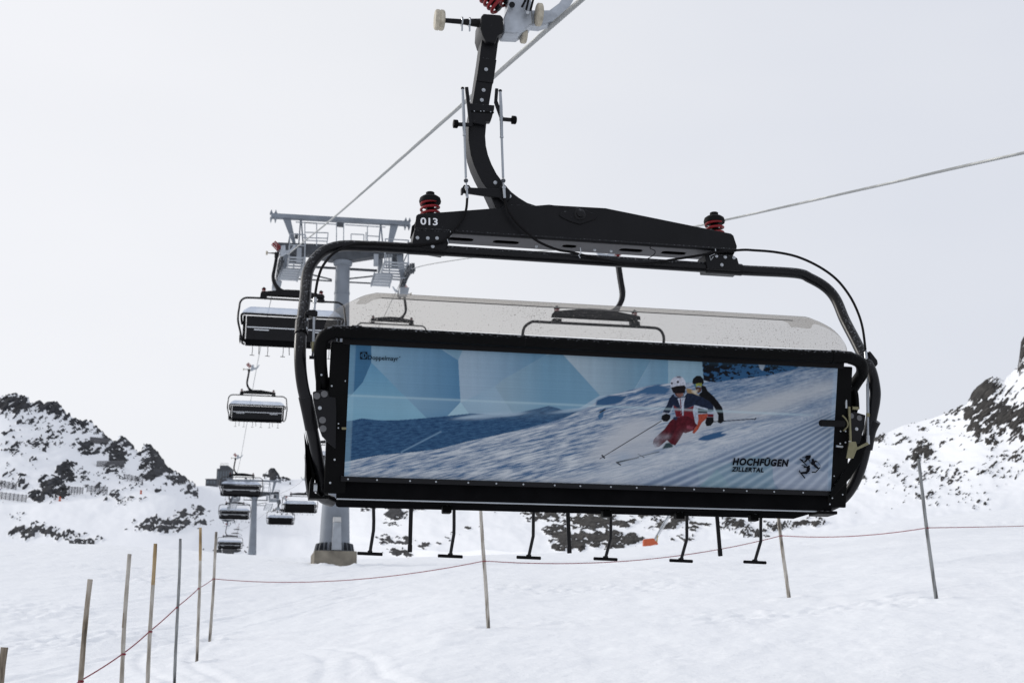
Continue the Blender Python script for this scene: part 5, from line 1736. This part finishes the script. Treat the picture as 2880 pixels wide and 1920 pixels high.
    # sheave trains
    for side, (pn, pf_) in enumerate((((812, 712), (762, 800)), ((1168, 738), (1118, 812)))):
        A = W(pn[0], pn[1], -2.2); B = W(pf_[0], pf_[1], 2.2)
        xm = (A.x + B.x) / 2
        n_ = 8
        for i in range(n_):
            f = i / (n_ - 1)
            y_ = -2.2 + 4.4 * f
            z_ = A.z + (B.z - A.z) * f + .55 * (1 - (2 * f - 1) ** 2) * .6
            sv = MB().lathe((xm - .06, y_, z_ - .27), (1, 0, 0), [(0, .10), (.005, .235), (.03, .24), (.045, .21), (.075, .21), (.09, .24), (.115, .235), (.12, .10)], 22)
            sv.build('sheave', M['tower_dark'], t)
            MB().cyl((xm - .09, y_, z_ - .27), (xm + .09, y_, z_ - .27), .05, 10).build('sheave_hub', M['zinc'], t)
        tb = MB()
        for sx in (-.10, .10):
            for i in range(0, n_ - 1):
                f0, f1 = i / (n_ - 1), (i + 1) / (n_ - 1)
                za = A.z + (B.z - A.z) * f0 + .33 * (1 - (2 * f0 - 1) ** 2) - .32
                zb_ = A.z + (B.z - A.z) * f1 + .33 * (1 - (2 * f1 - 1) ** 2) - .32
                tb.bar((xm + sx, -2.2 + 4.4 * f0, za), (xm + sx, -2.2 + 4.4 * f1, zb_), .03, .16)
        tb.build('train_beam', M['tower_dark'], t)
        # carrier arm down from the crossarm
        q = MB().bar((xm + (.35 if side == 0 else -.35), 0, W(960, 700, 0).z), (xm + (.12 if side == 0 else -.12), 0, (A.z + B.z) / 2 - .1), .24, .2, (0, 1, 0))
        q.build('train_carrier', M['tower'], t)
        MB().prism([(xm - .3, (A.z + B.z) / 2 - .95), (xm + .05, (A.z + B.z) / 2 - .95), (xm + .12, (A.z + B.z) / 2 - .6), (xm - .3, (A.z + B.z) / 2 - .6)], -.3, .1).build('damper_box', M['zinc'], t, bevel=.02)
    return t


tower = make_tower()
tag(tower, 'tall grey steel lift tower on a concrete block behind the banner chair', 'lift tower', 'towers of the chairlift')


def copy_tower(loc, label, keep=None, scale=None):
    r = empty('lift_tower', loc, YAW)
    tag(r, label, 'lift tower', 'towers of the chairlift')
    for ch in list(tower.children):
        base = ch.name.split('.')[0]
        if keep and base not in keep:
            continue
        c = ch.copy()
        COL.objects.link(c)
        c.parent = r
    return r


head_h = W(956, 735, 0).z
T2 = at(716, 1398, 163)
copy_tower(T2 - Vector((0, 0, head_h)), 'second lift tower, grey, half hidden behind a black chair')
T3 = at(640, 1466, 520)
copy_tower(T3 - Vector((0, 0, head_h)), 'tiny far lift tower among the cluster of small chairs', ('column', 'crossarm', 'gantry_beam', 'gantry_leg', 'train_beam', 'platform'))

# concrete footing
fo = MB()
nx_, nz_ = 14, 6
fx0, fx1 = W(884, 1560, -1.15).x, W(1004, 1560, -1.15).x
zt1 = -.02
fo.prism([(fx0, zt1 - 1.6), (fx1, zt1 - 1.6), (fx1, zt1), (fx0, zt1)], -1.15, 1.05)
foot = empty('concrete_footing', TW_O, YAW)
fo.build('block', M['concrete'], foot, bevel=.03)
tag(foot, 'square concrete block under the big lift tower, half buried in snow', 'footing')

# ================================================================== HAUL ROPES
def poly_rope(name, pts, r, label, twist_to=None):
    pts = catmull(pts, 8)
    mb = MB()
    if twist_to:
        dense = []
        acc = []
        L = 0
        for a_, b_ in zip(pts[:-1], pts[1:]):
            n_ = max(2, int((b_ - a_).length / .03)) if a_.y < twist_to else 1
            for i in range(n_):
                dense.append(a_.lerp(b_, i / n_))
        dense.append(pts[-1])
        near_ = [p for p in dense if p.y < twist_to]
        far_ = [p for p in dense if p.y >= twist_to]
        s = 0
        strands = [[] for _ in range(6)]
        for i, p in enumerate(near_):
            t = (near_[min(i + 1, len(near_) - 1)] - near_[max(i - 1, 0)]).normalized()
            u = t.cross(Vector((0, 0, 1))).normalized()
            w = u.cross(t)
            if i:
                s += (p - near_[i - 1]).length
            for k in range(6):
                a_ = k * math.pi / 3 + s * 2 * math.pi / .30
                strands[k].append(p + (u * math.cos(a_) + w * math.sin(a_)) * r * .60)
        for st_ in strands:
            mb.tube(st_, r * .42, 6)
        mb.tube([near_[-1]] + far_, r, 8)
    else:
        mb.tube(pts, r, 8)
    o_ = mb.build(name, M['rope'], None, 50)
    tag(o_, label, 'rope')
    return o_


GW = CH_O + Vector((GRIP.x * cyw - GRIP.y * syw, GRIP.x * syw + GRIP.y * cyw, GRIP.z))
dirL = (grips_L[0] - GW).normalized()
tl = [tower_rope(806, 712, -2.2), tower_rope(785, 748, 0), tower_rope(764, 800, 2.2)]
ropeL = [GW - dirL * 30, GW - dirL * 8, GW, GW.lerp(grips_L[0], .5) - Vector((0, 0, .06)), grips_L[0], tl[1], grips_L[1], grips_L[2], T2 + Vector((-2.6 * cyw, -2.6 * syw, .3)), grips_L[3], grips_L[4], at(632, 1484, 330), grips_L[5], grips_L[6], grips_L[7], at(628, 1340, 890)]
poly_rope('haul_rope', ropeL, .0205, 'thick twisted steel haul rope passing through the grip of the banner chair', 24)
tr_ = tower_rope(1142, 764, 0)
ropeR = [at(4600, 60, 8.5), at(2880, 430, 14.4), at(2420, 534, 18.1), at(1965, 635, 24.2), at(1690, 690, 33), at(1311, 727, 46.8), tr_, grips_R[1], grips_R[2], grips_R[3], T2 + Vector((2.6 * cyw, 2.6 * syw, .3)), grips_R[4], at(690, 1484, 300), grips_R[5], grips_R[6], grips_R[7], at(640, 1342, 885)]
poly_rope('haul_rope', ropeR, .0185, 'return haul rope rising to the right edge of the picture', 30)

# ================================================================== MARKER POLES AND RED BOUNDARY ROPE
POLES = [((18, 1819), (4, 1925), 'wood_a', 'thick brown pole cut off by the lower left corner', None),
         ((255, 1628), (227, 1920), 'wood_a', 'brown wooden pole, second from the left edge', None),
         ((362, 1557), (343, 1920), 'wood_b', 'pale wooden pole with a dark scar, third from the left edge', (346, 1838)),
         ((434, 1528), (416, 1920), 'wood_d', 'pale wooden pole with an ochre top, fourth from the left edge', (423, 1775)),
         ((506, 1514), (491, 1920), 'wood_c', 'grey pole, fifth from the left edge', (501, 1707)),
         ((565, 1483), (554, 1855), 'wood_d', 'slim pole with an ochre top, sixth from the left edge', (559, 1654)),
         ((610, 1495), (590, 1797), 'wood_b', 'slim pale pole where the red rope turns the corner', (600, 1627)),
         ((1352, 1408), (1373, 1764), 'wood_b', 'slim pale pole under the middle of the banner chair', (1360, 1577)),
         ((2183, 1400), (2219, 1682), 'wood_b', 'leaning grey pole under the right end of the banner chair', (2194, 1506)),
         ((2581, 1290), (2633, 1680), 'wood_c', 'leaning weathered pole in front of the right mountain', (2604, 1484))]


ties = {}
for i, (tp, bt, wm, lab, tie) in enumerate(POLES):
    if i < 5:
        k_ = ((2350, 2110, 2040, 1985, 1935)[i] - tp[1]) / (bt[1] - tp[1])
        bt = (tp[0] + (bt[0] - tp[0]) * k_, tp[1] + (bt[1] - tp[1]) * k_)
    Yb = 26
    for Y in np.linspace(5, 60, 1101):
        p = at(bt[0], bt[1], Y)
        if p.z <= float(ground_h(p.x, p.y)) + .02:
            Yb = Y
            break
    a_, p = at(tp[0], tp[1], Yb), at(bt[0], bt[1], Yb)
    up = (a_ - p).normalized()
    p = p - up * .35
    r = empty('marker_pole', p)
    tag(r, lab, 'pole', 'wooden poles of the boundary rope')
    L_ = (a_ - p).length
    rad = (21, 15, 12, 11, 8.5, 8.5, 8, 10, 10, 10)[i] * Yb / 8000
    pts, rs = [], []
    for k in range(15):
        f = k / 14
        w_ = up * (L_ * f)
        pts.append(Vector((w_.x + .012 * math.sin(f * 5 + i) * f, w_.y, w_.z)))
        rs.append(rad * (1.08 - .14 * f) * (1 + .05 * math.sin(k * 2.3 + i)))
    if wm == 'wood_d':
        MB().tube(pts[:12], rs[:12], 12).build('stake', M['wood_b'], r)
        MB().tube(pts[11:], [q_ * 1.02 for q_ in rs[11:]], 12).build('stake_top', M['wood_d'], r)
    else:
        MB().tube(pts, rs, 12).build('stake', M[wm], r)
    if i == 2:
        MB().tube([pts[9] + Vector((-.006, -.008, 0)), pts[10] + Vector((-.006, -.008, 0))], [rs[9] * .72, rs[10] * .6], 10).build('bark_scar', M['wood_a'], r)
    # snow cone trodden round the foot
    if tie is None:
        tz = p + up * (L_ * .52)
        if i == 0: tz = p + up * (L_ * .55)
    else:
        q = at(tie[0], tie[1], Yb)
        f = (q.z - p.z) / up.z
        tz = p + up * f
    ties[i] = tz
    lc = tz - p
    wr = MB()
    for s_ in (-.007, .002):
        wr.lathe(lc + up * (s_ - .004), up, [(0, rad * 1.0), (.001, rad * 1.14), (.008, rad * 1.14), (.009, rad * 1.0)], 12)
    wr.build('rope_wrap', M['red_rope'], r)
    ties[(i, 'r')] = rad
rp = []
sag = {(6, 7): .17, (7, 8): .20, (8, 9): .07}
seq = list(range(10))
first = ties[0] + (ties[0] - ties[1])
chain = [first] + [ties[i] for i in seq] + [at(2960, 1476, 32)]
tags_ = [-1] + seq + [10]
mb = MB()
for (a_, b_, ia, ib) in zip(chain[:-1], chain[1:], tags_[:-1], tags_[1:]):
    s_ = sag.get((ia, ib), .008)
    pts = []
    for k in range(19):
        f = k / 18
        q = a_.lerp(b_, f)
        q.z -= s_ * 4 * f * (1 - f)
        q.y -= .034
        pts.append(q)
    mb.tube(pts, .0065, 6)
o_ = mb.build('boundary_rope', M['red_rope'])
tag(o_, 'thin dark red rope strung from pole to pole across the snow', 'rope')

# ================================================================== SNOW LANCE WITH ORANGE PAD
Yl = 84.0
s0 = at(1830, 1548, Yl)
ln = empty('snow_lance', s0)
tag(ln, 'leaning pale snow lance with an orange pad, below the chair', 'snow lance')
L0, L1 = at(1833, 1530, Yl + .3) - s0, at(1893, 1425, Yl + .3) - s0
MB().cyl(L0, L1, .055, 10).build('lance_tube', M['zinc'], ln)
MB().cyl(L0 + Vector((.12, .06, 0)), L1 + Vector((.12, .06, 0)), .03, 8).build('lance_tube', M['silver'], ln)
pa = MB().prism([((at(x, y, Yl) - s0).x, (at(x, y, Yl) - s0).z) for x, y in ((1808, 1517), (1812, 1516), (1838, 1513), (1841, 1519), (1850, 1527), (1850, 1540), (1808, 1546))], -.25, .25)
pa.build('safety_pad', M['orange'], ln, bevel=.06)
q0, q1 = at(1847, 1530, Yl + .3) - s0, at(1850, 1499, Yl + .3) - s0
MB().cyl(q0, q1, .03, 8).build('hydrant_post', M['yellow'], ln)

# ================================================================== FAR THINGS ON THE MOUNTAIN
FENCES = [((-6, 1368), (44, 1378), 'snow fence at the left edge, upper of the two near the mountain foot'),
          ((-6, 1402), (73, 1412), 'snow fence at the left edge, lower of the two near the mountain foot'),
          ((193, 1387), (233, 1389), 'short snow fence right of the dark boulder face on the left mountain'),
          ((245, 1384), (300, 1388), 'snow fence beside small rocks at the foot of the left mountain'),
          ((272, 1312), (349, 1316), 'long snow fence halfway up the left mountain'),
          ((349, 1349), (401, 1358), 'snow fence below the tall dark crag on the left mountain'),
          ((251, 1243), (303, 1250), 'highest snow fence just under the left mountain ridge')]
for (p, q, lab) in FENCES:
    A, B = terr(*p), terr(*q)
    n_ = max(5, int((B - A).length / 1.3))
    r = empty('snow_fence', A)
    tag(r, lab, 'snow fence', 'avalanche fences on the left mountain')
    d = B - A
    for k in range(n_ + 1):
        c_ = d * (k / n_)
        MB().bar(c_ + Vector((0, 0, -.6)), c_ + Vector((0, .3, 2.0)), .16, .16).build('fence_post', M['fence'], r)
    for zz in (.35, .7, 1.05, 1.4, 1.75):
        MB().bar(Vector((0, -.05, zz)), d + Vector((0, -.05, zz)), .10, .17).build('fence_slat', M['fence'], r)

for (p, lab) in (((170, 1409), 'tiny orange snow gun below the dark boulder face'), ((397, 1389), 'tiny orange snow gun at the right foot of the left mountain')):
    A = terr(*p)
    r = empty('snow_gun', A)
    r.scale = (.6, .6, .6)
    tag(r, lab, 'snow gun')
    MB().box((0, 0, .4), (.9, .9, 1.0)).build('mount', M['orange'], r, bevel=.1)
    MB().lathe((0, .5, 1.4), (0, -1, .2), [(0, .3), (.1, .45), (1.0, .48), (1.1, .40)], 14).build('barrel', M['orange'], r)
    MB().cyl((0, 0, .6), (0, .2, 1.4), .1, 8).build('leg', M['fence'], r)

# top station on the saddle
A = terr(634, 1358); D = A.y
r = empty('top_station', A)
tag(r, 'dark boxy top station building on the snow saddle', 'building')
def bx(px0, py0, px1, py1, yoff=0.0):
    a_ = at(px0, py0, D + yoff) - A; b_ = at(px1, py1, D + yoff) - A
    return a_, b_
a_, b_ = bx(614, 1322, 651, 1364)
MB().prism([(a_.x, b_.z - 2), (b_.x, b_.z - 2), (b_.x, a_.z + 1.0), (b_.x - 1.6, a_.z + 1.0), (b_.x - 1.6, a_.z + 2.2), (a_.x + 1.6, a_.z + 2.2), (a_.x + 1.6, a_.z + .4), (a_.x, a_.z + .4)], -4, 4).build('wall', M['building'], r)
for k in range(5):
    xx = a_.x + .9 + k * (b_.x - a_.x - 1.8) / 4
    MB().box((xx, -4.05, (a_.z + b_.z) / 2 + 1), (.7, .1, 4.6)).build('window', M['window'], r)
for k in range(6):
    xx = a_.x + 1.8 + k * (b_.x - a_.x - 3.6) / 5
    MB().cyl((xx, -3.5, a_.z + 2.0), (xx, -3.5, a_.z + 3.6), .06, 6).build('railing_post', M['fence'], r)
MB().bar((a_.x + 1.8, -3.5, a_.z + 3.5), (b_.x - 1.8, -3.5, a_.z + 3.5), .1, .1).build('railing', M['fence'], r)
A2 = terr(597, 1366); D2 = A2.y
r = empty('station_annex', A2)
tag(r, 'low dark flat-roofed hut left of the top station', 'building')
a_ = at(582, 1349, D2) - A2; b_ = at(612, 1368, D2) - A2
MB().prism([(a_.x, b_.z - 3), (b_.x, b_.z - 3), (b_.x, a_.z), (a_.x, a_.z)], -3, 3).build('wall', M['building'], r)
MB().box(((a_.x + b_.x) / 2, 0, a_.z + .12), (b_.x - a_.x + .5, 6.4, .22)).build('roof', M['fence'], r)
for k in range(3):
    xx = a_.x + 1.2 + k * (b_.x - a_.x - 2.4) / 2
    MB().box((xx, -3.05, a_.z - 1.6), (1.0, .1, 1.6)).build('window', M['window'], r)
